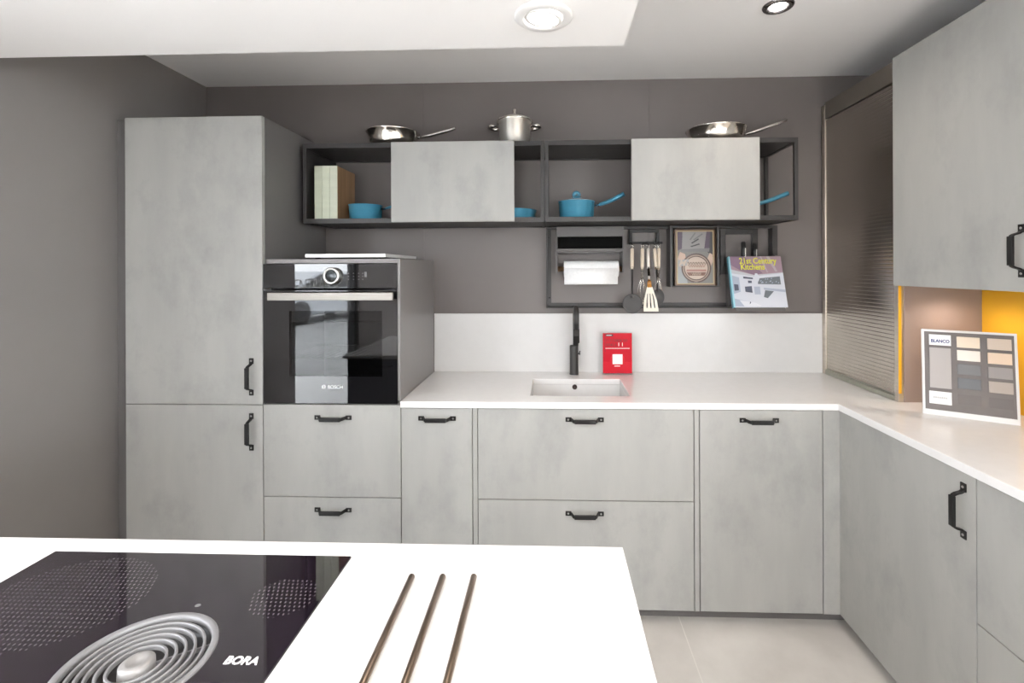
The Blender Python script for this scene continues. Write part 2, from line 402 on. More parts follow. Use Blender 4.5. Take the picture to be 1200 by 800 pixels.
# oven tower ----------------------------------------------------------
t = thing('oven_housing_cabinet', 'graphite oven housing with two concrete drawers below the oven', 'cabinet', (-0.943, 0.3, 0.0))
bm = bm_new(); x0, x1 = -1.2405, -0.646
box(bm, x0, x0+0.018, 0.0225, 0.583, DB, 1.5296); box(bm, x1-0.012, x1, 0.002, 0.583, CT+0.001, 1.5296); box(bm, x1-0.018, x1, 0.0225, 0.583, DB, CT)
box(bm, x0+.018, x1-.012, 0.002, 0.583, 1.511, 1.5296); box(bm, x0+.018, x1-.018, 0.0225, 0.583, DB, DB+.018)
box(bm, x0+.018, x1-.018, 0.0225, 0.583, 0.890, 0.909); box(bm, x0+.018, x1-.018, 0.573, 0.583, DB+.018, 1.511)
box(bm, x0+.018, x1-.018, 0.0225, 0.026, DB+.018, 0.89)
link('carcass', bm, noisy('tower_grey', (0.205, 0.192, 0.188), (0.195, 0.183, 0.179), (2, 2, 2), 0.33, 4, 0.5), t, bevel=0.0012)['label'] = 'mid grey tower panels around the oven'
door(t, 'drawer', -1.2415, -0.6445, 0.513, 0.908, (-0.9366, 0.8535))
door(t, 'drawer', -1.2415, -0.6445, DB, 0.513, (-0.938, 0.4600))

# built-in oven ----------------------------------------------------------
t = thing('built_in_oven', 'black glass built-in oven with steel bar handle in the grey tower', 'oven', (-0.943, 0.28, 0.9115))
ox0, ox1 = -1.2395, -0.6595
ob = bm_new()
# hollow body behind the door
box(ob, ox0+.02, ox0+.03, 0.024, 0.50, 0.915, 1.495); box(ob, ox1-.03, ox1-.02, 0.024, 0.50, 0.915, 1.495)
box(ob, ox0+.03, ox1-.03, 0.024, 0.50, 0.915, 0.925); box(ob, ox0+.03, ox1-.03, 0.024, 0.50, 1.42, 1.495); box(ob, ox0+.03, ox1-.03, 0.49, 0.50, 0.925, 1.42)
link('body', ob, mat('oven_enamel', (0.05, 0.05, 0.052), 0.4), t)
gz0, gz1 = 0.9135, 1.396
wx0, wx1, wz0, wz1 = -1.127, -0.724, 1.028, 1.308
bm = bm_new()
box(bm, ox0, wx0, 0.0, 0.022, gz0, gz1); box(bm, wx1, ox1, 0.0, 0.022, gz0, gz1)
box(bm, wx0, wx1, 0.0, 0.022, gz0, wz0); box(bm, wx0, wx1, 0.0, 0.022, wz1, gz1)
dr = link('oven_door', bm, GLASSB, t)
boxpart('window_pane', OVENPANE, dr, wx0, wx1, 0.0, 0.004, wz0, wz1, bevel=0)['label'] = 'smoked viewing window'
hb = bm_new(); box(hb, -1.1925, -0.662, -0.052, -0.036, 1.3555, 1.3885)
for x in (-1.165, -0.69): box(hb, x-0.010, x+0.010, -0.037, 0.0, 1.362, 1.382)
link('door_handle', hb, noisy('handle_steel', (0.36, 0.34, 0.31), (0.32, 0.30, 0.275), (4, 4, 160), 0.5, 4, 0.5, 1.0), dr, bevel=0.002)['label'] = 'brushed steel bar handle'
hb = bm_new()
text_into(hb, 'BOSCH', 0.0205, (-0.9605, -0.0004, 0.9765), (1, 0, 0), (0, 0, 1), bold=0.0001, sx=1.0)
lathe(hb, [(0.0085, 0), (0.0085, -0.0006), (0.0068, -0.0006), (0.0068, 0)], (-0.977, 0, 0.9838), 24, 'y')
plate(hb, rect2(-0.0042, -0.0026, -0.005, 0.005), (-0.977, 0, 0.9838), (1, 0, 0), (0, 0, 1), 0.0003)
plate(hb, rect2(0.0026, 0.0042, -0.005, 0.005), (-0.977, 0, 0.9838), (1, 0, 0), (0, 0, 1), 0.0003)
plate(hb, rect2(-0.0026, 0.0026, -0.0008, 0.0008), (-0.977, 0, 0.9838), (1, 0, 0), (0, 0, 1), 0.0003)
link('lettering', hb, mat('print_white', (0.85, 0.85, 0.85), 0.5), dr)['label'] = 'white maker name lettering'
cp = boxpart('control_panel', GLASSB, t, ox0, ox1, 0.0, 0.03, 1.4045, 1.509, bevel=0.0008)
kb = bm_new(); lathe(kb, [(0.036, 0.0), (0.036, -0.020), (0.034, -0.023), (0.027, -0.024), (0.025, -0.020), (0.025, -0.017)], (-0.9345, 0.0, 1.4575), 48, 'y')
k = link('knob', kb, mat('ring_silver', (0.60, 0.59, 0.57), 0.35, 1.0), cp); k['label'] = 'silver ring control knob'
kb = bm_new(); lathe(kb, [(0, -0.018), (0.025, -0.018), (0.025, -0.0)], (-0.9345, 0, 1.4575), 40, 'y')
link('display', kb, mat('knob_display', (0.10, 0.11, 0.12), 0.08, 0.6), cp)['label'] = 'dark round display inside the knob'
sb = bm_new()
for i, x in enumerate((-0.868, -0.846, -0.824, -0.806)):
    for j, z in enumerate((1.442, 1.455, 1.468)):
        plate(sb, rect2(x-0.002, x+0.002, z-0.0012, z+0.0012), (0, 0, 0), (1, 0, 0), (0, 0, 1), 0.0002)
plate(sb, rect2(-0.799, -0.789, 1.452, 1.474), (0, 0, 0), (1, 0, 0), (0, 0, 1), 0.0002)
link('symbols', sb, mat('print_grey', (0.16, 0.16, 0.16), 0.5), cp)
for z in (1.255, 1.095):
    rb = bm_new()
    for y in (0.06, 0.42): tube(rb, [(ox0+.035, y, z), (ox1-.035, y, z)], 0.0035, 6)
    for i in range(18):
        x = ox0+.05+i*(ox1-ox0-.10)/17; tube(rb, [(x, 0.06, z), (x, 0.42, z)], 0.0018, 5)
    r = link('oven_rack', rb, CHROME, t); r['label'] = 'wire rack inside the oven'

# pull-out, sink, dishwasher units ------------------------------------------
ZT = 0.8965
t = thing('pull_out_cabinet', 'narrow concrete fronted base unit between oven tower and sink unit', 'cabinet', (-0.48, 0.3, 0.0))
carcass(t, -0.6435, -0.340, DB, 0.895); door(t, 'door', -0.6445, -0.3391, DB, ZT, (-0.4894, 0.8530))
boxpart('side_panel', CONC, t, -0.3376, -0.3188, 0.0008, 0.58, DB, 0.895, bevel=0.0008)
t = thing('sink_cabinet', 'wide concrete base unit with two drawers under the sink', 'cabinet', (0.135, 0.3, 0.0))
sk = bm_new(); box(sk, -0.3168, -0.299, 0.0225, 0.583, DB, 0.895); box(sk, 0.568, 0.5858, 0.0225, 0.583, DB, 0.895)
box(sk, -0.299, 0.568, 0.0225, 0.583, DB, DB+.018); box(sk, -0.299, 0.568, 0.0225, 0.03, DB+.018, 0.895); box(sk, -0.299, 0.568, 0.573, 0.583, DB+.018, 0.895)
link('carcass', sk, CARC, t)
door(t, 'drawer', -0.3175, 0.5866, 0.5125, ZT, (0.1334, 0.8522)); door(t, 'drawer', -0.3175, 0.5866, DB, 0.5125, (0.1319, 0.4590))
t = thing('dishwasher_unit', 'concrete fronted integrated dishwasher with single top handle right of sink', 'dishwasher', (0.86, 0.3, 0.0))
carcass(t, 0.6100, 1.110, DB, 0.895); door(t, 'door', 0.6089, 1.1113, DB, ZT, (0.8530, 0.8540))
boxpart('side_panel', CONC, t, 0.5882, 0.6074, 0.0008, 0.58, DB, 0.895, bevel=0.0008)
boxpart('corner_filler', CONC, t, 1.1128, 1.1965, 0.0, 0.02, DB, ZT, bevel=0.0006)

# right-hand base units (fronts face -x) ---------------------------------------
def rfront(parent, name, y0, y1, z0, z1):
    return boxpart(name, CONC, parent, XR, XR+0.02, y0+G, y1-G, z0+G, z1-G, bevel=0.0009)
def rcarc(parent, y0, y1):
    bm = bm_new(); t_ = 0.018; a, b = XR+0.0225, 1.77
    box(bm, a, b, y0+.0005, y0+t_, DB, .895); box(bm, a, b, y1-t_, y1-.0005, DB, .895)
    box(bm, a, b, y0+t_, y1-t_, DB, DB+t_); box(bm, a, b, y0+t_, y1-t_, .895-t_, .895); box(bm, a, a+.003, y0+t_, y1-t_, DB+t_, .895-t_); box(bm, b-.008, b, y0+t_, y1-t_, DB+t_, .895-t_)
    return link('carcass', bm, CARC, parent)
t = thing('corner_base_cabinet', 'concrete base cabinet with one tall door and upright handle below the sample board', 'cabinet', (1.47, -0.32, 0.0))
rcarc(t, -0.6395, -0.003); d = rfront(t, 'door', -0.6410, 0.0008, DB, ZT); handle(d, (XR, -0.6015, 0.7865), 'rv')
t = thing('drawer_base_cabinet', 'concrete drawer unit cut off by the right edge, nearest the viewer', 'cabinet', (1.47, -1.1, 0.0))
rcarc(t, -1.54, -0.6415); d = rfront(t, 'drawer', -1.5405, -0.6410, 0.4940, ZT); handle(d, (XR, -1.10, 0.853), 'rh')
d = rfront(t, 'drawer', -1.5405, -0.6410, DB, 0.4940); handle(d, (XR, -1.10, 0.455), 'rh')

# worktop with the sink cut-out -------------------------------------------------
SX0, SX1, SY0, SY1 = -0.0985, 0.3385, 0.098, 0.419
bm = bm_new()
def grid_slab(bm, xs, ys, keep, z0, z1):
    cells = [[keep((xs[i]+xs[i+1])/2, (ys[j]+ys[j+1])/2) for j in range(len(ys)-1)] for i in range(len(xs)-1)]
    vt, vb = {}, {}
    def gv(d, i, j, z):
        if (i, j) not in d: d[(i, j)] = bm.verts.new((xs[i], ys[j], z))
        return d[(i, j)]
    for i in range(len(xs)-1):
        for j in range(len(ys)-1):
            if not cells[i][j]: continue
            q = [(i,j),(i+1,j),(i+1,j+1),(i,j+1)]
            bm.faces.new([gv(vt,*k,z1) for k in q]); bm.faces.new([gv(vb,*k,z0) for k in q[::-1]])
            for (a, b, di, dj) in ((q[0],q[1],0,-1),(q[1],q[2],1,0),(q[2],q[3],0,1),(q[3],q[0],-1,0)):
                ii, jj = i+di, j+dj
                if not (0 <= ii < len(xs)-1 and 0 <= jj < len(ys)-1 and cells[ii][jj]):
                    bm.faces.new([gv(vb,*a,z0), gv(vb,*b,z0), gv(vt,*b,z1), gv(vt,*a,z1)])
grid_slab(bm, [-0.6455, SX0, SX1, 1.170, 1.7795], [-1.56, -0.008, SY0, SY1, 0.5985],
          lambda x, y: not (x < 1.17 and y < -0.008) and not (SX0 < x < SX1 and SY0 < y < SY1), CB, CT)
wt = tag(link('worktop', bm, WHITEC, bevel=0.0025), 'L-shaped glossy white worktop along the back and right-hand units', 'worktop')
# sink
t = thing('sink', 'white rectangular undermounted sink set in the back worktop', 'sink', (0.12, 0.2585, CB-0.19))
bm = bm_new(); w = 0.012; zb = CB-0.19; zt = CB-0.0005
box(bm, SX0-w, SX0, SY0-w, SY1+w, zb, zt); box(bm, SX1, SX1+w, SY0-w, SY1+w, zb, zt)
box(bm, SX0, SX1, SY0-w, SY0, zb, zt); box(bm, SX0, SX1, SY1, SY1+w, zb, zt); box(bm, SX0, SX1, SY0, SY1, zb, zb+w)
link('basin', bm, WHITEC, t)
bm = bm_new(); lathe(bm, [(0.0125, 0.0), (0.0125, -0.003), (0.0085, -0.004), (0.0075, -0.001), (0.0, -0.001)], (0.1115, SY1, 0.8855), 24, 'y')
link('overflow', bm, mat('overflow_dark', (0.05, 0.035, 0.03), 0.3, 0.5), t)['label'] = 'small dark overflow outlet'
bm = bm_new(); lathe(bm, [(0.045, 0), (0.045, 0.003), (0.03, 0.002), (0, 0.004)], (0.12, 0.2585, zb+w), 28)
link('drain', bm, STEEL, t)
# splashback
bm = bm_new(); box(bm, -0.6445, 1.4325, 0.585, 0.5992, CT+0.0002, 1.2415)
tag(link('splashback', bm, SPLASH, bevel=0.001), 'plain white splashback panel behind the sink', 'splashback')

# faucet --------------------------------------------------------------------------
t = thing('faucet', 'slim black mixer tap standing behind the sink', 'tap', (0.1135, 0.530, CT))
bm = bm_new(); lathe(bm, [(0.0, 0), (0.024, 0), (0.024, 0.004), (0.0225, 0.006), (0.0225, 0.150), (0.021, 0.153), (0.0145, 0.154), (0, 0.154)], (0.1135, 0.530, CT), 32)
link('body', bm, FAUC, t)
bm = bm_new()
pth = [(0.1225, 0.530, CT+0.15), (0.1225, 0.530, 1.235)] + arc((0.1225, 0.485, 1.235), 0.045, 0, PI, 12, (0, 1, 0), (0, 0, 1))[1:] + [(0.1225, 0.440, 1.17)]
tube(bm, pth, 0.0142, 16)
link('spout', bm, FAUC, t)
bm = bm_new(); tube(bm, [(0.1225, 0.440, 1.175), (0.1225, 0.440, 1.105)], 0.0155, 16); link('spray_head', bm, FAUC, t)
bm = bm_new(); tube(bm, [(0.132, 0.530, 1.035), (0.146, 0.530, 1.035)], 0.011, 14); tube(bm, [(0.141, 0.529, 1.035), (0.1435, 0.500, 1.052)], [0.0035, 0.003], 8)
link('lever', bm, FAUC, t)

# red leaflet in a clear stand ------------------------------------------------------
t = thing('leaflet_stand', 'small red leaflet in a clear stand on the worktop right of the tap', 'leaflet', (0.342, 0.535, CT))
cx0, cx1, cz0, cz1 = 0.266, 0.4185, CT+0.006, 1.143
bm = bm_new(); box(bm, cx0-0.003, cx1+0.003, 0.5325, 0.5345, CT+0.003, cz1+0.003); box(bm, cx0-0.003, cx1+0.003, 0.520, 0.570, CT, CT+0.003)
box(bm, cx0-0.003, cx1+0.003, 0.5285, 0.5325, CT+0.003, cz0)
link('acrylic_stand', bm, clear_glass('acrylic', (0.97, 0.97, 0.97)), t)
bm = bm_new(); box(bm, cx0, cx1, 0.5306, 0.5318, cz0, cz1); lf = link('leaflet', bm, RED, t)
bm = bm_new(); O = (cx0, 0.5306, cz0); U, W_ = (1, 0, 0), (0, 0, 1)
plate(bm, rect2(0.0, 0.1525, 0.0, 0.060), O, U, W_, 0.0001, 3)
plate(bm, circ2(0.0765, 0.066, 0.040), O, U, W_, 0.0004, 3)
plate(bm, rect2(0.010, 0.013, 0.112, 0.210), O, U, W_, 0.0004, 2); plate(bm, rect2(0.013, 0.140, 0.130, 0.1325), O, U, W_, 0.0004, 0)
plate(bm, [(0.016,0.1945),(0.050,0.1945),(0.056,0.200),(0.050,0.206),(0.016,0.206)], O, U, W_, 0.0004, 1); plate(bm, rect2(0.019, 0.046, 0.1985, 0.2015), O, U, W_, 0.0008, 0)
def scribble(bm, x0, x1, y, h, mi, seed, off=0.0006):
    """unreadable small print: short strokes of letter size"""
    rnd = random.Random(seed); x = x0
    while x < x1:
        w_ = h*rnd.uniform(0.45, 0.75)
        if rnd.random() < 0.14: x += w_*0.8; continue
        k_ = rnd.random(); s_ = h*0.2
        plate(bm, rect2(x, x+s_, y, y+h*(1.35 if k_ < 0.3 else 1)), O, U, W_, off, mi)
        if k_ > 0.25: plate(bm, rect2(x+s_, x+w_, y+h*0.8, y+h), O, U, W_, off, mi)
        if k_ > 0.5: plate(bm, rect2(x+w_-s_, x+w_, y, y+h*0.8), O, U, W_, off, mi)
        if 0.4 < k_ < 0.8: plate(bm, rect2(x+s_, x+w_-s_, y, y+h*0.2), O, U, W_, off, mi)
        x += w_ + h*0.25
scribble(bm, 0.018, 0.128, 0.166, 0.013, 2, 3); scribble(bm, 0.018, 0.078, 0.143, 0.013, 2, 5); scribble(bm, 0.082, 0.104, 0.143, 0.0135, 0, 9)
plate(bm, rect2(0.0505, 0.1025, 0.048, 0.100), O, U, W_, 0.0008, 0); plate(bm, rect2(0.060, 0.090, 0.036, 0.040), O, U, W_, 0.0008, 0)
link('print', bm, [mat('print_white', ()), mat('print_black', (0.02, 0.02, 0.02), 0.5), mat('print_dark_red', (0.16, 0.004, 0.012), 0.5), mat('print_mid_red', (0.56, 0.012, 0.028), 0.35, 0, 0.2)], lf)

# ------------------------------------------------------------------ wall shelves
Y0, Y1, Z0, Z1 = 0.27, 0.598, 1.7075, 2.0945
PW, RH = 0.0165, 0.023
def wall_shelf(name, label, x0, x1, left_panel, open_right, cover):
    t = thing(name, label, 'shelf', ((x0+x1)/2, 0.43, Z0), 'open metal wall shelves')
    bm = bm_new()
    for x in (x0, x1-PW):
        for y in (Y0, Y1-PW): box(bm, x, x+PW, y, y+PW, Z0, Z1)
        for z in (Z0, Z1-RH): box(bm, x, x+PW, Y0+PW, Y1-PW, z, z+RH)
    for z in (Z0, Z1-RH):
        for y in (Y0, Y1-PW): box(bm, x0+PW, x1-PW, y, y+PW, z, z+RH)
    link('frame', bm, FRAMEM, t, bevel=0.0008)
    boxpart('top_panel', FRAMEM, t, x0+PW, x1-PW, Y0+PW, Y1-PW, Z1-RH+0.004, Z1-0.002)
    boxpart('bottom_panel', FRAMEM, t, x0+PW, x1-PW, Y0+PW, Y1-PW, Z0+0.004, Z0+RH-0.001)
    if left_panel: boxpart('side_panel', FRAMEM, t, x0+0.005, x0+0.012, Y0+PW, Y1-PW, Z0+RH, Z1-RH)
    a, b = cover
    boxpart('sliding_door', CONC, t, a, b, 0.246, 0.2685, 1.7095, 2.0905, bevel=0.0009)['label'] = 'pale concrete sliding door'
    return t
XM = -0.0345
wall_shelf('wall_shelf', 'dark metal wall shelf holding books, beside the tall cupboard', -1.2065, XM-0.002, True, False, (-0.7658, -0.1782))
wall_shelf('wall_shelf', 'dark metal wall shelf with the lidded blue saucepan, open at its right end', XM+0.002, 1.1520, False, True, (0.3735, 0.9648))
ZS = Z0+RH-0.001   # shelf deck
ZTOP = Z1-0.002

# books on the shelf
for i, (lab, cc) in enumerate((('pale green spined book standing leftmost of three on the wall shelf', (0.52, 0.55, 0.43)),
                               ('pale green spined book standing in the middle of three on the wall shelf', (0.55, 0.58, 0.46)),
                               ('pale spined book with brown cover, next to the blue casserole', (0.56, 0.58, 0.47)))):
    xa = -1.1655 + i*0.0383; xb = xa+0.0372
    t = thing('book', lab, 'book', ((xa+xb)/2, 0.41, ZS), 'books on the wall shelf')
    m_sp = noisy('book_spine_%d' % i, cc, tuple(c*0.92 for c in cc), (4, 4, 30), 0.6, 3)
    m_cv = noisy('book_board', (0.34, 0.20, 0.105), (0.24, 0.135, 0.065), (60, 60, 3), 0.4, 4)
    z1b = 1.993
    bm = bm_new(); box(bm, xa, xb, 0.302, 0.306, ZS, z1b); link('spine', bm, m_sp, t, bevel=0.001)
    for (a, b) in ((xa, xa+0.003), (xb-0.003, xb)):
        bm = bm_new(); box(bm, a, b, 0.306, 0.515, ZS, z1b); link('cover', bm, m_cv, t)
    bm = bm_new(); box(bm, xa+0.003, xb-0.003, 0.306, 0.508, ZS+0.004, z1b-0.004); link('pages', bm, mat('page_block', (0.62, 0.58, 0.48), 0.8), t)

# ------------------------------------------------------------------ pans
def strap_handle(bm, p0, p1, w0, w1, th, sag=0.0, n=8):
    """long flat pan handle between two points with a slight curve"""
    p0, p1 = V(p0), V(p1); pts = []
    for i in range(n+1):
        f = i/n; p = p0.lerp(p1, f); p.z -= sag*math.sin(PI*f); pts.append(p)
    tube(bm, pts, [w0+(w1-w0)*i/n for i in range(n+1)], 10, flat=(1.0, th))
def vessel(bm, c, rb, rt, h, wall=0.003, lip=0.003, n=44):
    lathe(bm, [(0, 0), (rb-0.006, 0), (rb, 0.006), (rt, h-0.002), (rt+lip, h), (rt+lip-0.001, h+0.0015), (rt-wall, h-0.001), (rb-wall, 0.008), (0, wall+0.002)], c, n)
# blue casserole pan
t = thing('saucepan', 'small blue saucepan without lid beside the shelf books', 'pan', (-0.943, 0.385, ZS), 'blue pans on the wall shelves')
bm = bm_new(); vessel(bm, (-0.943, 0.385, ZS), 0.077, 0.081, 0.077); link('bowl', bm, BLUE, t)
bm = bm_new(); tube(bm, [(-0.864, 0.385, 1.788), (-0.843, 0.385, 1.792)], 0.006, 10); bb = link('handle_joint', bm, CHROME, t)
bm = bm_new(); strap_handle(bm, (-0.850, 0.385, 1.789), (-0.72, 0.37, 1.822), 0.011, 0.012, 0.6); link('handle', bm, BLUE, t)
# low blue pan behind the left sliding door
t = thing('frying_pan', 'shallow blue pan half hidden by the left sliding door', 'pan', (-0.195, 0.395, ZS), 'blue pans on the wall shelves')
bm = bm_new(); vessel(bm, (-0.195, 0.395, ZS), 0.110, 0.116, 0.046); link('bowl', bm, BLUE, t)
bm = bm_new(); strap_handle(bm, (-0.305, 0.395, ZS+0.036), (-0.47, 0.38, ZS+0.085), 0.011, 0.012, 0.6); link('handle', bm, BLUE, t)
# lidded saucepan
c = (0.1225, 0.385, ZS)
t = thing('saucepan', 'blue saucepan with lid on the wall shelf above the paper roll', 'pan', c, 'blue pans on the wall shelves')
bm = bm_new(); vessel(bm, c, 0.084, 0.0885, 0.086); link('bowl', bm, BLUE, t)
bm = bm_new(); lathe(bm, [(0.0905, 0.0865), (0.0905, 0.089), (0.084, 0.091), (0.05, 0.1005), (0.022, 0.1045), (0, 0.1055)], c, 40)
ld = link('lid', bm, mat('glass_lid', (0.50, 0.56, 0.60), 0.08, 0.4), t); ld['label'] = 'pale shiny lid'
bm = bm_new()
lathe(bm, [(0.028, 0.100), (0.026, 0.107), (0.016, 0.112), (0.012, 0.118), (0, 0.119)], c, 24)
tube(bm, arc((c[0], c[1], c[2]+0.121), 0.013, -PI*0.15, PI*1.15, 14), 0.0085, 12); link('knob', bm, BLUE, ld)
bm = bm_new(); tube(bm, [(0.210, 0.385, 1.798), (0.232, 0.385, 1.800)], 0.0065, 10); link('handle_joint', bm, CHROME, t)
bm = bm_new(); strap_handle(bm, (0.222, 0.385, 1.798), (0.357, 0.375, 1.853), 0.012, 0.0155, 0.75, 0.006); link('handle', bm, BLUE, t)
# pan behind the right sliding door
c = (0.815, 0.40, ZS)
t = thing('frying_pan', 'blue pan behind the right sliding door, its handle poking out', 'pan', c, 'blue pans on the wall shelves')
bm = bm_new(); vessel(bm, c, 0.105, 0.125, 0.05); link('bowl', bm, BLUE, t)
bm = bm_new(); strap_handle(bm, (0.935, 0.40, 1.782), (1.1500, 0.365, 1.8475), 0.0115, 0.015, 0.75, 0.008); link('handle', bm, BLUE, t)

# steel pans on top
def steel_pan(label, cx, cy, r, h, tip):
    c = (cx, cy, ZTOP)
    t = thing('frying_pan', label, 'pan', c, 'steel pans on top of the wall shelves')
    bm = bm_new(); lathe(bm, [(0, 0), (r*0.74, 0), (r*0.82, 0.006), (r*0.93, h*0.5), (r*0.985, h-0.003), (r+0.004, h), (r+0.003, h+0.002), (r-0.003, h-0.002), (r*0.80, 0.008), (0, 0.006)], c, 48)
    link('bowl', bm, CHROME, t)
    bm = bm_new(); s = V((cx+r*0.97, cy, ZTOP+h*0.72)); e = V(tip)
    pts = [s, s+V((0.02, 0, 0.004)), s.lerp(e, 0.35)+V((0, 0, -0.004)), s.lerp(e, 0.7)+V((0, 0, -0.003)), e]
    tube(bm, pts, [0.0105, 0.009, 0.0105, 0.012, 0.0095], 10, flat=(1, 0.75))
    lathe(bm, [(0.0, 0.003), (0.004, 0.002), (0.004, -0.002), (0, -0.003)], (s.x+0.008, s.y-0.006, s.z), 10, 'y')
    link('handle', bm, STEEL, t)
steel_pan('polished steel frying pan on the left wall shelf, above the books', -0.812, 0.42, 0.130, 0.088, (-0.487, 0.40, 2.197))
steel_pan('polished steel frying pan on top of the right wall shelf', 0.822, 0.42, 0.142, 0.080, (1.160, 0.40, 2.214))
c = (-0.186, 0.40, ZTOP)
t = thing('stock_pot', 'steel stock pot with lid and two loop handles on top of the wall shelf', 'pot', c)
bm = bm_new(); vessel(bm, c, 0.077, 0.080, 0.130, lip=0.004); link('bowl', bm, POT, t)
bm = bm_new(); lathe(bm, [(0.092, 0.1305), (0.0935, 0.134), (0.089, 0.139), (0.070, 0.151), (0.042, 0.161), (0.018, 0.165), (0, 0.166)], c, 44); ld = link('lid', bm, CHROME, t)
bm = bm_new(); lathe(bm, [(0.016, 0.164), (0.009, 0.170), (0.007, 0.180), (0.0095, 0.190), (0.0085, 0.195), (0, 0.197)], c, 16); link('knob', bm, CHROME, ld)
for s in (-1, 1):
    bm = bm_new(); x = c[0]+s*0.080; z = ZTOP+0.101
    pts = [(x, c[1]-0.026, z), (x+s*0.026, c[1]-0.026, z+0.003)] + [(x+s*(0.032+0.016*math.sin(PI*k/6)), c[1]-0.026+0.052*k/6, z+0.004) for k in range(7)] + [(x+s*0.026, c[1]+0.026, z+0.003), (x, c[1]+0.026, z)]
    tube(bm, pts, 0.0095, 12, flat=(1, 1)); link('handle', bm, CHROME, t)

# ------------------------------------------------------------------ rail frame below the shelf and what hangs in it
t = thing('rail_frame', 'black rectangular hanging frame on the wall below the right shelf', 'frame', (0.576, 0.57, 1.268))
bm = bm_new(); fx0, fx1, fz0, fz1 = -0.0315, 1.1835, 1.2725, 1.7065
ya, yb = 0.548, 0.5995
box(bm, fx0, fx0+0.006, ya, yb, fz0, fz1); box(bm, fx0+0.006, fx0+0.026, yb-0.006, yb, fz0, fz1); 
box(bm, fx1-0.026, fx1, ya, yb, 1.55, fz1); box(bm, fx1-0.026, fx1, yb-0.02, yb, fz0, 1.55)
box(bm, fx0+0.006, fx1-0.026, ya, yb, fz0, fz0+0.006); box(bm, fx0+0.006, fx1-0.026, yb-0.008, yb, fz0+0.006, fz0+0.026); box(bm, fx0+0.006, fx1-0.026, ya, yb, fz1-0.012, fz1)
link('frame', bm, FRAMEM, t, bevel=0.0006)
for z in (1.325, 1.655):
    bm = bm_new(); lathe(bm, [(0, -0.003), (0.004, -0.0025), (0.0045, 0)], (fx0+0.016, yb-0.006, z), 12, 'y'); link('screw', bm, BLACKM, t)

# foil dispenser box
t = thing('foil_dispenser', 'grey dispenser box with a black slot above the paper roll', 'dispenser', (0.198, 0.54, 1.59))
bm = bm_new(); box(bm, 0.0235, 0.3745, 0.508, 0.598, 1.652, 1.7045); box(bm, 0.0235, 0.3745, 0.570, 0.598, 1.583, 1.652)
box(bm, 0.0235, 0.0285, 0.508, 0.570, 1.583, 1.652); box(bm, 0.3695, 0.3745, 0.508, 0.570, 1.583, 1.652)
link('housing', bm, FRAMEL, t, bevel=0.001)
boxpart('slot', mat('slot_black', (0.004, 0.004, 0.004), 0.9, 0, 0.1), t, 0.0285, 0.3695, 0.515, 0.570, 1.590, 1.652)
boxpart('lip', FRAMEL, t, 0.0285, 0.3695, 0.505, 0.512, 1.576, 1.588)['label'] = 'cutting lip'
# paper towel holder + roll
t = thing('paper_towel_holder', 'grey bracket with wooden rod carrying the paper roll', 'holder', (0.198, 0.54, 1.46))
bm = bm_new(); box(bm, 0.0225, 0.0285, 0.488, 0.598, 1.462, 1.5745); box(bm, 0.3655, 0.3715, 0.488, 0.598, 1.462, 1.5745); box(bm, 0.0285, 0.3655, 0.572, 0.598, 1.560, 1.5745)
box(bm, 0.0285, 0.3655, 0.515, 0.572, 1.5690, 1.5745)
link('bracket', bm, FRAMEL, t, bevel=0.0008)
bm = bm_new(); tube(bm, [(0.0290, 0.53, 1.482), (0.365, 0.53, 1.482)], 0.0145, 16); link('rod', bm, WOODC, t)['label'] = 'round wooden rod'
t = thing('paper_towel_roll', 'white paper towel roll hanging under the black slot', 'paper roll', (0.206, 0.53, 1.438))
bm = bm_new(); lathe(bm, [(0.0165, 0), (0.042, 0), (0.0425, 0.001), (0.0425, 0.284), (0.042, 0.285), (0.0165, 0.285), (0.0165, 0)], (0.062, 0.53, 1.482), 40, 'x'); link('roll', bm, PAPER, t)
bm = bm_new(); pts = []
prof = [(0.4872, 1.486), (0.4862, 1.46), (0.4866, 1.435), (0.489, 1.413), (0.490, 1.401)]
n0 = len(prof)
va = [bm.verts.new((0.0625, y, z)) for y, z in prof]; vb = [bm.verts.new((0.340, y-0.0005, z+0.001)) for y, z in prof]
for i in range(n0-1): bm.faces.new((va[i], vb[i], vb[i+1], va[i+1])).smooth = True
sh = link('loose_sheet', bm, PAPER, t); md = sh.modifiers.new('thick', 'SOLIDIFY'); md.thickness = 0.0008

# utensil rail
t = thing('utensil_rail', 'black rectangular rail with hooks for the five utensils', 'rail', (0.493, 0.56, 1.615))
bm = bm_new(); rx0, rx1 = 0.4135, 0.574
for x in (rx0, rx1-0.016): box(bm, x, x+0.016, 0.575, 0.598, 1.612, 1.690)
box(bm, rx0+0.016, rx1-0.016, 0.575, 0.598, 1.676, 1.690); box(bm, rx0+0.004, rx1+0.006, 0.528, 0.538, 1.612, 1.624)
for x in (rx0+0.004, rx1-0.012): box(bm, x, x+0.008, 0.538, 0.577, 1.612, 1.620)
link('bar', bm, BLACKM, t, bevel=0.0006)
HX = (0.4165, 0.4705, 0.4995, 0.5315, 0.5555)
for x in HX:
    bm = bm_new(); tube(bm, [(x, 0.533, 1.624), (x, 0.520, 1.622), (x, 0.510, 1.612), (x, 0.504, 1.603), (x, 0.499, 1.607), (x, 0.497, 1.615)], 0.0022, 8); link('hook', bm, BLACKM, t)

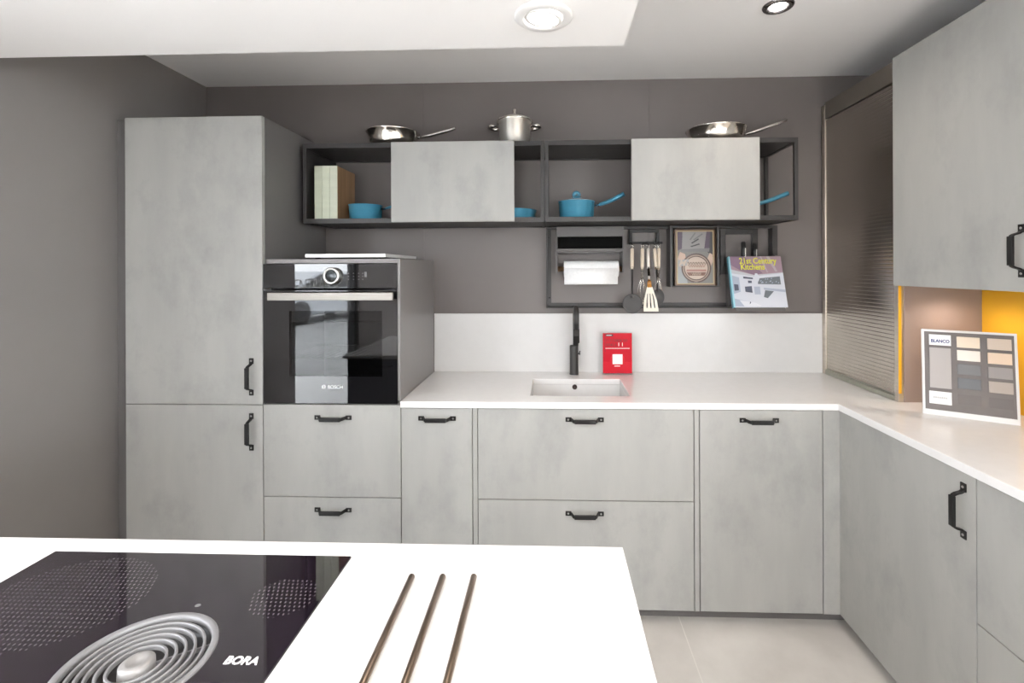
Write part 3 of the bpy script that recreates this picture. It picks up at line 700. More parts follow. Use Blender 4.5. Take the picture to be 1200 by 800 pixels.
UY = 0.503
def utensil(label, name, x, lean, grip_m, cat='utensil', yl=0.0):
    """hanging loop + grip shared by the five tools; returns thing, and a function giving points down the shaft"""
    t = thing(name, label, cat, (x, UY, 1.26), 'utensils on the rail')
    def P(s, dx=0.0, dy=0.0): return (x + lean*s + dx, UY + dy + yl*s, 1.607 - s)
    bm = bm_new(); tube(bm, [P(0.024, -0.004), P(0.006, -0.0055), P(-0.004, 0), P(0.006, 0.0055), P(0.024, 0.004)], 0.0017, 8); link('hanging_loop', bm, CHROME, t)
    bm = bm_new(); tube(bm, [P(0.018), P(0.022), P(0.07), P(0.122), P(0.127)], [0.005, 0.0085, 0.0095, 0.0085, 0.0075], 14); link('grip', bm, grip_m, t)
    bm = bm_new(); tube(bm, [P(0.116), P(0.125)], 0.0105, 14); link('collar', bm, BLKPL, t)
    return t, P
STG = mat('satin_grip', (0.62, 0.57, 0.52), 0.3, 0.3)
t, P = utensil('dark round skimmer, leftmost of the hanging utensils', 'skimmer', HX[0], -0.006, CREAM, yl=-0.03)
bm = bm_new(); tube(bm, [P(0.125), P(0.26)], [0.0055, 0.0045], 10); link('shaft', bm, GREYPL, t)
bm = bm_new(); cc = V(P(0.306)); lathe(bm, [(0, 0.006), (0.035, 0.004), (0.049, -0.004), (0.051, -0.003), (0.036, 0.0065), (0, 0.009)], cc, 32, 'y')
tube(bm, [P(0.25), P(0.275)], [0.0045, 0.009], 10); link('disc', bm, GREYPL, t)
def whisk(label, x, lean, rad):
    t, P = utensil(label, 'whisk', x, lean, CREAM, yl=0.14)
    bm = bm_new(); tube(bm, [P(0.125), P(0.17)], 0.0065, 10); link('shaft', bm, STEEL, t)
    bm = bm_new()
    for a in (0, PI/3, 2*PI/3):
        ca, sa = math.cos(a)*rad, math.sin(a)*rad*0.6
        half = [(0.165, 0.12), (0.195, 0.45), (0.23, 0.85), (0.265, 1.0), (0.295, 0.75), (0.312, 0.3)]
        pts = [P(s, ca*k, sa*k) for s, k in half] + [P(0.316)] + [P(s, -ca*k, -sa*k) for s, k in half[::-1]]
        tube(bm, pts, 0.0014, 6)
    link('wires', bm, CHROME, t)
whisk('steel wire whisk hanging second from the left of the utensils', HX[1], 0.01, 0.024)
t, P = utensil('cream slotted spatula hanging in the middle of the utensils', 'spatula', HX[2], 0.008, STG)
bm = bm_new(); tube(bm, [P(0.125, 0, -0.006), P(0.20, 0, -0.020)], 0.0065, 10); link('shaft', bm, STEEL, t)
bm = bm_new(); tube(bm, [P(0.19, 0, -0.019), P(0.222, 0, -0.024)], [0.0095, 0.012], 12); link('joint', bm, ORANGE, t)['label'] = 'amber plastic joint'
bm = bm_new(); bz = lambda s, dx: P(s, dx, -0.026)
outline_top, outline_bot = 0.218, 0.345
strips = 4
def hw(s): f = (s-outline_top)/(outline_bot-outline_top); return 0.013 + 0.024*min(1, f*1.5) if f < 0.67 else 0.037+0.002*(f-0.67)
cols = [-1, -0.62, -0.44, -0.09, 0.09, 0.44, 0.62, 1.0]
ss = [outline_top, outline_top+0.02, outline_top+0.035, outline_top+0.07, outline_bot-0.018, outline_bot]
gv = [[bm.verts.new(bz(s, c_*hw(s)+0.006*(s-outline_top)/0.12)) for c_ in cols] for s in ss]
for i in range(len(ss)-1):
    for j in range(len(cols)-1):
        if j in (1, 3, 5) and 2 <= i <= 3: continue
        bm.faces.new((gv[i][j], gv[i][j+1], gv[i+1][j+1], gv[i+1][j]))
bl = link('blade', bm, CREAMM, t); md = bl.modifiers.new('thick', 'SOLIDIFY'); md.thickness = 0.003; md.offset = 0; bl['label'] = 'cream blade with three slots'
t, P = utensil('dark serving spoon hanging fourth from the left of the utensils', 'serving_spoon', HX[3], 0.065, CREAM, yl=-0.02)
bm = bm_new(); tube(bm, [P(0.125), P(0.23)], [0.006, 0.0045], 10); link('shaft', bm, GREYPL, t)
bm = bm_new(); lathe(bm, [(0, 0.012), (0.018, 0.009), (0.030, -0.002), (0.031, -0.003), (0.032, -0.001), (0.019, 0.012), (0, 0.016)], V(P(0.272)), 28, 'y')
for v in bm.verts: v.co.z = P(0.272)[2] + (v.co.z-P(0.272)[2])*1.35
tube(bm, [P(0.222), P(0.24)], [0.0045, 0.008], 10); link('bowl', bm, GREYPL, t)
whisk('steel wire whisk hanging rightmost of the utensils', HX[4], 0.01, 0.022)

# box shelf with framed cookbook
t = thing('display_box', 'dark open box on the wall framing the apron cookbook', 'display box', (0.745, 0.55, 1.386))
bx0, bx1, bz0, bz1 = 0.617, 0.872, 1.386, 1.704
bm = bm_new(); box(bm, bx0, bx0+0.012, 0.518, 0.598, bz0, bz1); box(bm, bx1-0.012, bx1, 0.518, 0.598, bz0, bz1)
box(bm, bx0+.012, bx1-.012, 0.518, 0.598, bz0, bz0+0.006); box(bm, bx0+.012, bx1-.012, 0.518, 0.598, bz1-0.008, bz1); box(bm, bx0+.012, bx1-.012, 0.590, 0.598, bz0+.006, bz1-.008)
link('frame', bm, FRAMEM, t, bevel=0.0008)
bw, bh = 0.209, 0.296
t = thing('cookbook', 'cookbook with a person in an apron on its cover, in the dark wall box', 'book', (0.7545, 0.55, bz0+0.006))
O = V((0.649, 0.538, bz0+0.0065)); U = V((1, 0, 0)); W_ = V((0.0, 0.035, 1)).normalized(); Nn = U.cross(W_)
bm = bm_new(); obox(bm, O+U*bw/2+W_*bh/2-Nn*0.012, U, W_, Nn, bw-0.002, bh-0.006, 0.018); link('pages', bm, mat('page_block', ()), t)
bm = bm_new(); obox(bm, O+U*bw/2+W_*bh/2-Nn*0.0015, U, W_, Nn, bw, bh, 0.003); obox(bm, O+U*bw/2+W_*bh/2-Nn*0.0225, U, W_, Nn, bw, bh, 0.003)
cv = link('cover', bm, mat('cover_brown', (0.16, 0.085, 0.045), 0.3), t)
bm = bm_new()
def pl(pts, lay, mi): plate(bm, [(x*bw, y*bh) for x, y in pts], O, U, W_, 0.0001+lay*0.00035, mi)
pl(rect2(0.035, 0.965, 0.025, 0.975), 0, 0)                       # gold edge
pl(rect2(0.06, 0.94, 0.04, 0.96), 1, 1)                           # grey ground
pl([(0.06,0.62),(0.17,0.66),(0.19,0.96),(0.06,0.96)], 2, 2)       # left purple sleeve
pl([(0.17,0.60),(0.74,0.60),(0.82,0.96),(0.17,0.96)], 2, 3)       # shirt / apron
pl([(0.80,0.60),(0.94,0.50),(0.94,0.96),(0.83,0.96)], 2, 4)       # dark right side
pl([(0.72,0.62),(0.85,0.60),(0.88,0.96),(0.79,0.96)], 3, 2)       # right sleeve
for i, (xa, xb, ya, yb2) in enumerate(((0.36,0.52,0.82,0.95),(0.40,0.60,0.76,0.84),(0.45,0.70,0.82,0.93),(0.38,0.62,0.70,0.75))):
    pl([(xa,ya),(xa+0.03,ya-0.015),(xb,yb2-0.02),(xb-0.02,yb2)], 3, 4 if i % 2 else 5)
pl([(0.15,0.60),(0.85,0.60),(0.86,0.665),(0.14,0.645)], 4, 5)      # apron band
pl([(0.06,0.04),(0.30,0.04),(0.25,0.40),(0.06,0.50)], 3, 6)       # pale lower left
pl([(0.10,0.34),(0.18,0.32),(0.27,0.44),(0.25,0.56),(0.12,0.60),(0.07,0.50)], 5, 7)   # left hand
pl([(0.80,0.36),(0.88,0.33),(0.93,0.42),(0.93,0.55),(0.86,0.58),(0.80,0.48)], 5, 7)   # right hand
a = bw/bh
pl(circ2(0.52, 0.31, 0.37, 40, 0.37*a), 6, 8); pl(circ2(0.52, 0.31, 0.335, 40, 0.335*a), 7, 9); pl(circ2(0.52, 0.31, 0.31, 40, 0.31*a), 8, 8); pl(circ2(0.52, 0.31, 0.285, 40, 0.285*a), 9, 10)
pl([(0.27,0.25),(0.77,0.25),(0.76,0.285),(0.28,0.285)], 10, 11); pl([(0.33,0.175),(0.72,0.175),(0.765,0.235),(0.275,0.235)], 10, 12)
pl([(0.45,0.05),(0.58,0.05),(0.55,0.075),(0.48,0.075)], 6, 3)
text_into(bm, 'My', 0.046, O+U*(0.07*bw)+W_*(0.350*bh)+Nn*0.0048, U, W_, 10, 0.0004, shear=0.35, bold=0.0006)
plate(bm, [(0.055*bw,0.34*bh),(0.33*bw,0.36*bh),(0.33*bw,0.47*bh),(0.055*bw,0.45*bh)], O, U, W_, 0.0042, 6)
def wave(y, x0, x1, mi):
    pts = [O+U*((x0+(x1-x0)*i/40)*bw)+W_*((y+0.022*math.sin(i*1.15))*bh)+Nn*0.0045 for i in range(41)]
    tube(bm, pts, 0.0011, 5, mi=mi)
wave(0.395, 0.30, 0.78, 8)
wave(0.345, 0.32, 0.74, 11); wave(0.205, 0.40, 0.64, 10)
cols_ = [((0.60,0.45,0.22)),((0.24,0.225,0.21)),((0.10,0.065,0.10)),((0.34,0.32,0.31)),((0.055,0.05,0.052)),((0.21,0.195,0.20)),((0.40,0.42,0.42)),((0.66,0.47,0.36)),((0.10,0.055,0.04)),((0.48,0.36,0.28)),((0.66,0.52,0.42)),((0.42,0.20,0.16)),((0.20,0.09,0.06))]
link('cover_picture', bm, [mat('cookbook_ink_%d' % i, tuple(q*0.72 for q in c_), 0.35) for i, c_ in enumerate(cols_)], cv)

# knife holder with two knives and the book leaning in front
t = thing('knife_holder', 'dark square wall frame holding two knives behind the kitchen book', 'knife holder', (0.996, 0.57, 1.45))
bm = bm_new(); kx0, kx1 = 0.8975, 1.096
box(bm, kx0, kx0+0.030, 0.582, 0.598, 1.45, 1.694); box(bm, kx1-0.030, kx1, 0.582, 0.598, 1.45, 1.694); box(bm, kx0+.03, kx1-.03, 0.582, 0.598, 1.664, 1.694); box(bm, kx0+.03, kx1-.03, 0.535, 0.598, 1.45, 1.50)
link('frame', bm, FRAMEM, t, bevel=0.001)
for i, (x, zt) in enumerate(((1.0005, 1.622), (1.058, 1.615))):
    t = thing('knife', ('black handled knife, left of the pair above the kitchen book', 'black handled knife, right of the pair above the kitchen book')[i], 'knife', (x, 0.552, 1.40), 'knives behind the kitchen book')
    bm = bm_new(); tube(bm, [(x, 0.535, zt), (x, 0.535, zt-0.006), (x, 0.535, zt-0.06), (x, 0.535, zt-0.11)], [0.008, 0.0120, 0.0115, 0.0105], 12, flat=(1, 1.2)); link('handle', bm, BLKPL, t)
    bm = bm_new(); box(bm, x+0.003, x+0.0075, 0.5205, 0.5225, zt-0.115, zt-0.035); link('tang', bm, STEEL, t)
    bm = bm_new(); prism(bm, [(x-0.014, 0.535, zt-0.11), (x+0.014, 0.535, zt-0.11), (x+0.014, 0.535, zt-0.26), (x+0.004, 0.535, zt-0.285), (x-0.014, 0.535, zt-0.25)], (0, 0.002, 0)); link('blade', bm, STEEL, t)
t = thing('book_rest', 'small dark ledge under the kitchen book', 'ledge', (1.04, 0.51, 1.272))
bm = bm_new(); box(bm, 0.9205, 1.165, 0.425, 0.548, 1.279, 1.2845); box(bm, 0.9205, 1.165, 0.425, 0.428, 1.2685, 1.279); box(bm, 0.93, 0.945, 0.545, 0.5915, 1.2785, 1.46); box(bm, 1.13, 1.145, 0.545, 0.5915, 1.2785, 1.46)
link('ledge', bm, FRAMEL, t, bevel=0.0006)
t = thing('kitchen_book', 'large book titled 21st Century Kitchens leaning below the knives', 'book', (1.04, 0.48, 1.285))
B0 = V((0.914, 0.436, 1.2852)); U = V((1, 0, 0)); W_ = V((0, 0.078, 0.258)).normalized(); Nn = U.cross(W_)
kw, kh, kt = 0.268, 0.270, 0.024
bm = bm_new(); obox(bm, B0+U*kw/2+W_*kh/2-Nn*kt/2, U, W_, Nn, kw-0.006, kh-0.006, kt-0.005); link('pages', bm, mat('page_white', (0.75, 0.75, 0.74), 0.8), t)
bm = bm_new(); obox(bm, B0+U*kw/2+W_*kh/2-Nn*0.00125, U, W_, Nn, kw, kh, 0.0025, 0); obox(bm, B0+U*kw/2+W_*kh/2-Nn*(kt-0.00125), U, W_, Nn, kw, kh, 0.0025, 0)
obox(bm, B0+U*0.0012+W_*kh/2-Nn*kt/2, U, W_, Nn, 0.0025, kh, kt-0.005, 1)
cv = link('cover', bm, [mat('kb_cover', (0.55, 0.56, 0.60), 0.25), mat('kb_spine', (0.12, 0.42, 0.52), 0.3)], t)
bm = bm_new()
def pk(pts, lay, mi): plate(bm, [(x*kw, y*kh) for x, y in pts], B0, U, W_, 0.0001+lay*0.0003, mi)
pk(rect2(0, 0.03, 0, 1), 0, 0)
pk([(0.03,0.74),(0.45,0.63),(1,0.68),(1,1),(0.03,1)], 0, 1)           # mauve ceiling
pk([(0.03,0.83),(0.03,1),(0.30,1),(0.62,0.66),(0.45,0.63),(0.20,0.72)], 1, 2)
pk([(0.72,1),(0.78,1),(0.90,0.70),(0.86,0.69)], 1, 3); pk([(0.60,1),(0.63,1),(0.72,0.68),(0.70,0.675)], 1, 3)
pk([(0.03,0.66),(0.45,0.60),(1,0.665),(1,0.0),(0.03,0.0)], 1, 4)       # pale room
pk([(0.03,0.62),(0.16,0.58),(0.16,0.30),(0.03,0.26)], 2, 5); pk([(0.05,0.45),(0.13,0.44),(0.13,0.33),(0.05,0.32)], 3, 6)
pk([(0.24,0.60),(0.42,0.575),(0.42,0.545),(0.24,0.56)], 2, 6); pk([(0.32,0.52),(0.39,0.515),(0.39,0.47),(0.32,0.47)], 2, 6)
pk([(0.52,0.56),(0.93,0.60),(0.93,0.44),(0.50,0.45)], 2, 7)            # dark picture strip
for i in range(14): 
    rx_, ry_ = random.uniform(0.53, 0.88), random.uniform(0.455, 0.55); pk([(rx_,ry_),(rx_+0.03,ry_+0.01),(rx_+0.02,ry_+0.03)], 3, 5)
pk([(0.47,0.66),(0.51,0.66),(0.55,0.58),(0.52,0.50),(0.44,0.56)], 3, 4)
pk([(0.25,0.40),(0.38,0.41),(0.38,0.28),(0.25,0.30)], 2, 6); pk([(0.42,0.40),(0.53,0.40),(0.53,0.25),(0.42,0.25)], 2, 5)
pk([(0.60,0.38),(1,0.34),(1,0.29),(0.60,0.34)], 2, 5); pk([(0.62,0.33),(0.78,0.31),(0.70,0.16),(0.58,0.20)], 3, 7)
pk([(0.78,0.31),(0.84,0.27),(0.60,0.02),(0.50,0.02)], 4, 4); pk([(0.03,0.17),(0.25,0.12),(0.45,0.02),(0.03,0.02)], 2, 5); pk([(0.12,0.14),(0.40,0.09),(0.55,0.02),(0.20,0.02)], 3, 8)
pk([(0.30,0.06),(0.33,0.09),(0.32,0.11),(0.31,0.11)], 4, 6)
text_into(bm, '21st Century', 0.044, B0+U*(0.20*kw)+W_*(0.855*kh)+Nn*0.0016, U, W_, 9, 0.0004, bold=0.0009, sx=0.80)
text_into(bm, 'Kitchens', 0.044, B0+U*(0.21*kw)+W_*(0.735*kh)+Nn*0.0016, U, W_, 9, 0.0004, bold=0.0009, sx=0.80)
kc = [(0.30,0.60,0.68),(0.36,0.25,0.30),(0.24,0.16,0.23),(0.45,0.38,0.42),(0.62,0.64,0.70),(0.40,0.44,0.54),(0.09,0.10,0.14),(0.16,0.18,0.20),(0.70,0.71,0.76),(0.72,0.70,0.06)]
link('cover_picture', bm, [mat('kitchen_ink_%d' % i, c_, 0.3) for i, c_ in enumerate(kc)], cv)

# white sample slab on top of the oven tower
t = thing('sample_slab', 'thin white slab lying on top of the oven tower', 'slab', (-0.90, 0.25, 1.530))
bm = bm_new(); box(bm, -1.072, -0.7185, 0.03, 0.500, 1.5365, 1.5520); link('slab', bm, WHITEC, t, bevel=0.0015)
for x in (-1.03, -0.76):
    for y in (0.06, 0.46):
        bm = bm_new(); lathe(bm, [(0, 0), (0.012, 0), (0.012, 0.0068), (0, 0.0068)], (x, y, 1.5298), 14); link('foot', bm, BLKPL, t)

# ------------------------------------------------------------------ shutter cabinet and upper cabinet (right)
SXF = 1.432; UT = 2.349
t = thing('shutter_cabinet', 'tall worktop cupboard with a ribbed metallic roller shutter in the corner', 'cabinet', (1.6, 0.3, CT))
bm = bm_new(); box(bm, 1.4545, 1.776, 0.5665, 0.584, CT+.0002, UT); box(bm, 1.4545, 1.776, 0.0395, 0.566, UT-0.018, UT); box(bm, 1.768, 1.776, 0.0395, 0.566, CT+.0002, UT-.018); 
link('carcass', bm, PANELG, t)
boxpart('end_panel', MAUVE, t, 1.4545, 1.776, 0.0215, 0.0390, CT+.0002, UT)['label'] = 'mauve-brown end panel facing the niche'
bm = bm_new(); box(bm, SXF, SXF+0.022, 0.555, 0.584, CT+.0002, UT-0.012); box(bm, SXF, SXF+0.022, 0.0235, 0.0455, CT+.0002, UT)
link('side_rail', bm, CHAMP, t, bevel=0.0015)['label'] = 'champagne metal guide rails'
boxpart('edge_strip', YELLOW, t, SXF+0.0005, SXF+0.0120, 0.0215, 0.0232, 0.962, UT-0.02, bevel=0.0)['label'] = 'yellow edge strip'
boxpart('fascia', mat('fascia_bronze', (0.20, 0.175, 0.15), 0.35, 0.6), t, SXF+0.002, SXF+0.02, 0.0460, 0.5545, 2.262, UT)
bm = bm_new(); n = 74; zz0, zz1 = 0.955, 2.256; p = (zz1-zz0)/n
prof = []
for i in range(n):
    for f, d in ((0.0, 0.0011), (0.06, 0.0004), (0.20, 0.0001), (0.55, 0.0), (0.85, 0.00015), (0.95, 0.0006)):
        prof.append((SXF+0.004+d, zz0+(i+f)*p))
prof.append((SXF+0.0102, zz1))
prof += [(SXF+0.016, zz1), (SXF+0.016, zz0)]
prism(bm, [(x, 0.0462, z) for x, z in prof], (0, 0.508, 0))
link('shutter', bm, SHUT, t)['label'] = 'ribbed metallic roller shutter'
bm = bm_new(); box(bm, SXF-0.004, SXF+0.016, 0.046, 0.5545, 0.9265, 0.948); box(bm, SXF+0.001, SXF+0.016, 0.046, 0.5545, 0.948, 0.9545)
link('bottom_rail', bm, mat('rail_olive', (0.42, 0.42, 0.36), 0.3, 0.9), t, bevel=0.002)

t = thing('upper_cabinet', 'large pale concrete wall cabinet above the yellow niche at top right', 'cabinet', (1.6, -0.6, 1.41))
bm = bm_new(); box(bm, 1.434, 1.776, -1.18, 0.0200, 1.4130, 1.431); box(bm, 1.434, 1.776, -1.18, 0.0200, 2.331, UT); box(bm, 1.434, 1.776, 0.002, 0.02, 1.431, 2.331); box(bm, 1.434, 1.776, -1.18, -1.162, 1.431, 2.331); box(bm, 1.768, 1.776, -1.162, 0.002, 1.431, 2.331); box(bm, 1.434, 1.437, -1.162, 0.002, 1.431, 2.331)
link('carcass', bm, CARC, t)
d = boxpart('door', CONC, t, 1.411, 1.4320, -0.5785, 0.0205, 1.4095, UT, bevel=0.0009); handle(d, (1.411, -0.5275, 1.533), 'rv')
d = boxpart('door', CONC, t, 1.411, 1.4320, -1.18, -0.5820, 1.4095, UT, bevel=0.0009); handle(d, (1.411, -0.633, 1.533), 'rv')
bm = bm_new(); box(bm, 1.766, 1.7815, -1.56, 0.0205, CT+.0003, 1.412)
tag(link('niche_panel', bm, YELLOW, bevel=0.0006), 'bright yellow wall panel behind the sample board in the niche', 'wall panel')
t = thing('under_cabinet_light', 'small recessed puck light under the upper cabinet lighting the niche', 'light', (1.60, -0.10, 1.408))
bm = bm_new(); lathe(bm, [(0.030, 0.0), (0.030, -0.006), (0.024, -0.007), (0.022, -0.004)], (1.60, -0.10, 1.4128), 28); link('rim', bm, STEEL, t)
bm = bm_new(); lathe(bm, [(0, -0.0045), (0.022, -0.0045)], (1.60, -0.10, 1.4128), 24); link('lens', bm, mat('warm_lens', (1, 0.9, 0.75), 0.4, emit=(1.0, 0.82, 0.60), es=6.0), t)
li = bpy.data.lights.new('puck_lamp', 'SPOT'); li.energy = 4.0; li.color = (1.0, 0.86, 0.74); li.spot_size = math.radians(150); li.spot_blend = 1.0; li.shadow_soft_size = 0.02
lo = bpy.data.objects.new('puck_lamp', li); COL.objects.link(lo); lo.parent = t; lo.location = (0, 0, -0.012)

# sample board
t = thing('sample_board', 'white framed board of colour swatches standing in the yellow niche', 'sample board', (1.53, -0.19, CT))
A = V((1.4165, -0.1290, CT+0.0002)); Bp = V((1.6455, -0.2725, CT+0.0002)); U = (Bp-A).normalized(); lenU = (Bp-A).length
Nh = V((U.y, -U.x, 0)).normalized()            # towards the viewer
if Nh.y > 0: Nh = -Nh
tilt = math.radians(9); W_ = (V((0, 0, 1))*math.cos(tilt) - Nh*math.sin(tilt)).normalized(); Nn = U.cross(W_)
BH = 0.322
def sb_box(bm, x0, x1, y0, y1, d0, d1, mi=0): obox(bm, A+U*(x0+x1)/2+W_*(y0+y1)/2+Nn*(d0+d1)/2, U, W_, Nn, x1-x0, y1-y0, d1-d0, mi)
bm = bm_new(); sb_box(bm, 0, lenU, 0, BH, -0.018, -0.001); link('backing_board', bm, WHITEP, t, bevel=0.001)['label'] = 'white board'
fw = 0.0085
bm = bm_new(); sb_box(bm, fw, lenU-fw, 0.020, BH-fw, -0.0008, 0.0006); link('face_sheet', bm, noisy('board_grey', (0.155, 0.135, 0.128), (0.145, 0.126, 0.12), (30, 30, 30), 0.5), t)['label'] = 'grey face sheet'
def sw(x0, x1, y0, y1, col, name='swatch', th=0.006):
    bm = bm_new(); sb_box(bm, x0*lenU, x1*lenU, y0*BH, y1*BH, 0.0007, th)
    m_ = mat('swatch_%d' % len(MATS), col, 0.4); o = link(name, bm, m_, t, bevel=0.0008)
    return o
sw(0.085, 0.325, 0.815, 0.940, (0.84, 0.84, 0.84), 'name_card', 0.0016)['label'] = 'white card with maker name'
sw(0.085, 0.320, 0.315, 0.785, (0.40, 0.37, 0.355))
sw(0.075, 0.318, 0.130, 0.275, (0.82, 0.82, 0.81), 'caption_card', 0.0016)
for (x0, x1, lst) in ((0.385, 0.625, ((0.805, 0.930, (0.78, 0.66, 0.52)), (0.655, 0.775, (0.82, 0.75, 0.68)), (0.495, 0.615, (0.155, 0.155, 0.160)), (0.335, 0.455, (0.125, 0.130, 0.140)))),
                      (0.700, 0.940, ((0.805, 0.930, (0.60, 0.50, 0.41)), (0.645, 0.770, (0.72, 0.56, 0.42)), (0.485, 0.610, (0.285, 0.26, 0.25)), (0.325, 0.450, (0.40, 0.345, 0.30))))):
    for (y0, y1, c_) in lst: sw(x0, x1, y0, y1, c_)
for (x0, x1) in ((0.385, 0.625), (0.700, 0.940)): sw(x0, x1, 0.155, 0.270, (0.125, 0.108, 0.10), 'swatch', 0.0012)
bm = bm_new()
text_into(bm, 'BLANCO', 0.0165, A+U*0.105*lenU+W_*0.848*BH+Nn*0.0022, U, W_, 0, 0.0005, bold=0.0006, sx=0.83)
link('lettering', bm, mat('print_navy', (0.02, 0.04, 0.17), 0.5), t)['label'] = 'dark blue maker name'
O = A; 
bm = bm_new(); x = 0.12*lenU
while x < 0.27*lenU: plate(bm, rect2(x, x+0.0028, 0.195*BH, 0.215*BH), A, U, W_, 0.0020, 0); x += 0.0042
link('small_print', bm, mat('print_pale', (0.45, 0.45, 0.45), 0.5), t)
bm = bm_new(); sb_box(bm, 0.10, 0.16, 0.0, 0.16, -0.0205, -0.0185)
prism(bm, [A+U*0.11+W_*0.16-Nn*0.0205, A+U*0.15+W_*0.16-Nn*0.0205, A+U*0.15-Nh*0.075+V((0,0,0.0015)), A+U*0.11-Nh*0.075+V((0,0,0.0015))], Nn*0.0015)
link('stand_strut', bm, WHITEP, t)

# ------------------------------------------------------------------ island in the foreground
IX0, IX1, IY0, IY1 = -1.36, 0.1400, -1.95, -1.0505
t = thing('island', 'white topped kitchen island in the foreground with dark fronts', 'island', (-0.6, -1.5, 0.0))
HX0, HX1, HY0, HY1 = -0.9935, -0.3935, -1.62, -1.0975
bm = bm_new()
grid_slab(bm, [IX0, HX0, HX1, IX1], [IY0, HY0, HY1, IY1], lambda x, y: not (HX0 < x < HX1 and HY0 < y < HY1), CT-0.022, CT)
link('worktop', bm, WHITEC, t, bevel=0.0025)['label'] = 'glossy white worktop'
bm = bm_new(); box(bm, IX0+0.02, IX1-0.02, IY0+0.30, IY1-0.045, DB+0.03, CT-0.0235); box(bm, IX0+0.06, IX1-0.06, IY0+0.34, IY1-0.09, 0, DB+0.03)
DARKF = noisy('graphite_front', (0.075, 0.07, 0.072), (0.068, 0.064, 0.066), (3, 3, 3), 0.4, 4)
# hollow where the hob drops in is covered by the hob itself
link('carcass', bm, DARKF, t)
w_ = (IX1-IX0-0.04)/3
for i in range(3):
    a = IX0+0.02+i*w_
    for (z0, z1) in ((DB+0.03, 0.48), (0.48, CT-0.024)):
        d = boxpart('drawer', DARKF, t, a+G, a+w_-G, IY1-0.0445, IY1-0.025, z0+G, z1-G); handle(d, (a+w_/2, IY1-0.025, z1-0.045), 'bh')
# hob
t = thing('induction_hob', 'black glass induction hob with round extractor set in the island', 'hob', (-0.6935, -1.36, CT-0.006))
cx, cy, R_ = -0.5945, -1.3590, 0.0985
bm = bm_new()
x0, x1, y0, y1 = HX0+0.0012, HX1-0.0012, HY0+0.0012, HY1-0.0012
n = 64
def glass_ring(z, flip):
    """rectangular plate with a round hole"""
    inner = [V((cx+R_*math.cos(2*PI*k/n), cy+R_*math.sin(2*PI*k/n), z)) for k in range(n)]
    outer = []
    for p_ in inner:
        dx, dy = p_.x-cx, p_.y-cy; s_ = 1e9
        if dx > 1e-9: s_ = min(s_, (x1-cx)/dx)
        if dx < -1e-9: s_ = min(s_, (x0-cx)/dx)
        if dy > 1e-9: s_ = min(s_, (y1-cy)/dy)
        if dy < -1e-9: s_ = min(s_, (y0-cy)/dy)
        outer.append(V((cx+dx*s_, cy+dy*s_, z)))
    for (px_, py_) in ((x0,y0),(x1,y0),(x1,y1),(x0,y1)):
        k = min(range(n), key=lambda k: (outer[k]-V((px_,py_,z))).length); outer[k] = V((px_, py_, z))
    a = [bm.verts.new(p_) for p_ in inner]; b = [bm.verts.new(p_) for p_ in outer]
    for k in range(n):
        k2 = (k+1) % n; q = (a[k], b[k], b[k2], a[k2]); bm.faces.new(q if not flip else q[::-1])
    return a, b
ta, tb = glass_ring(CT+0.0004, False); ba, bb_ = glass_ring(CT-0.0055, True)
for k in range(n):
    k2 = (k+1) % n
    bm.faces.new((tb[k], bb_[k], bb_[k2], tb[k2])); bm.faces.new((ta[k2], ba[k2], ba[k], ta[k]))
gl = link('glass_plate', bm, HOBG, t)
hb = bm_new(); text_into(hb, 'BORA', 0.0195, (-0.4705, -1.3575, CT+0.0008), (1, 0, 0), (0, 1, 0), bold=0.0005, sx=0.95)
link('lettering', hb, mat('print_white', ()), gl)['label'] = 'white maker name'
GR = mat('grille_silver', (0.25, 0.247, 0.255), 0.45, 0.3)
bm = bm_new(); lathe(bm, [(0.0, -0.022), (0.0945, -0.022), (0.0965, -0.004)], (cx, cy, CT), 56)
link('extractor_well', bm, mat('well_dark', (0.022, 0.02, 0.022), 0.3), t)['label'] = 'dark well under the extractor rings'
bm = bm_new()
lathe(bm, [(0.0982, -0.005), (0.0982, 0.0025), (0.0970, 0.0035), (0.0900, 0.0030), (0.0888, 0.0018), (0.0888, -0.006)], (cx, cy, CT), 64)
for r in (0.0800, 0.0685, 0.0570, 0.0455, 0.0340):
    lathe(bm, [(r+0.0019, -0.007), (r+0.0019, -0.0008), (r+0.0012, 0.0), (r-0.0012, 0.0), (r-0.0019, -0.0008), (r-0.0019, -0.007)], (cx, cy, CT), 56)
for k in range(3):
    a0 = 0.55+k*2*PI/3
    obox(bm, (cx+math.cos(a0)*0.055, cy+math.sin(a0)*0.055, CT-0.010), (math.cos(a0), math.sin(a0), 0), (-math.sin(a0), math.cos(a0), 0), (0, 0, 1), 0.078, 0.003, 0.006)
link('extractor_rings', bm, GR, t)['label'] = 'silver concentric extractor rings'
bm = bm_new(); lathe(bm, [(0.0, 0.0010), (0.008, 0.0014), (0.012, 0.0045), (0.0175, 0.0035), (0.0215, 0.0005), (0.0225, -0.020)], (cx, cy, CT), 36)
link('extractor_hub', bm, mat('hub_silver', (0.30, 0.29, 0.285), 0.45, 0.3), t)['label'] = 'polished round hub'
bm = bm_new(); plate(bm, circ2(-0.593, -1.2425, 0.0048, 16, 0.0040), (0, 0, CT+0.0004), (1, 0, 0), (0, 1, 0), 0.0001)
link('zone_mark', bm, mat('print_grey', ()), gl)
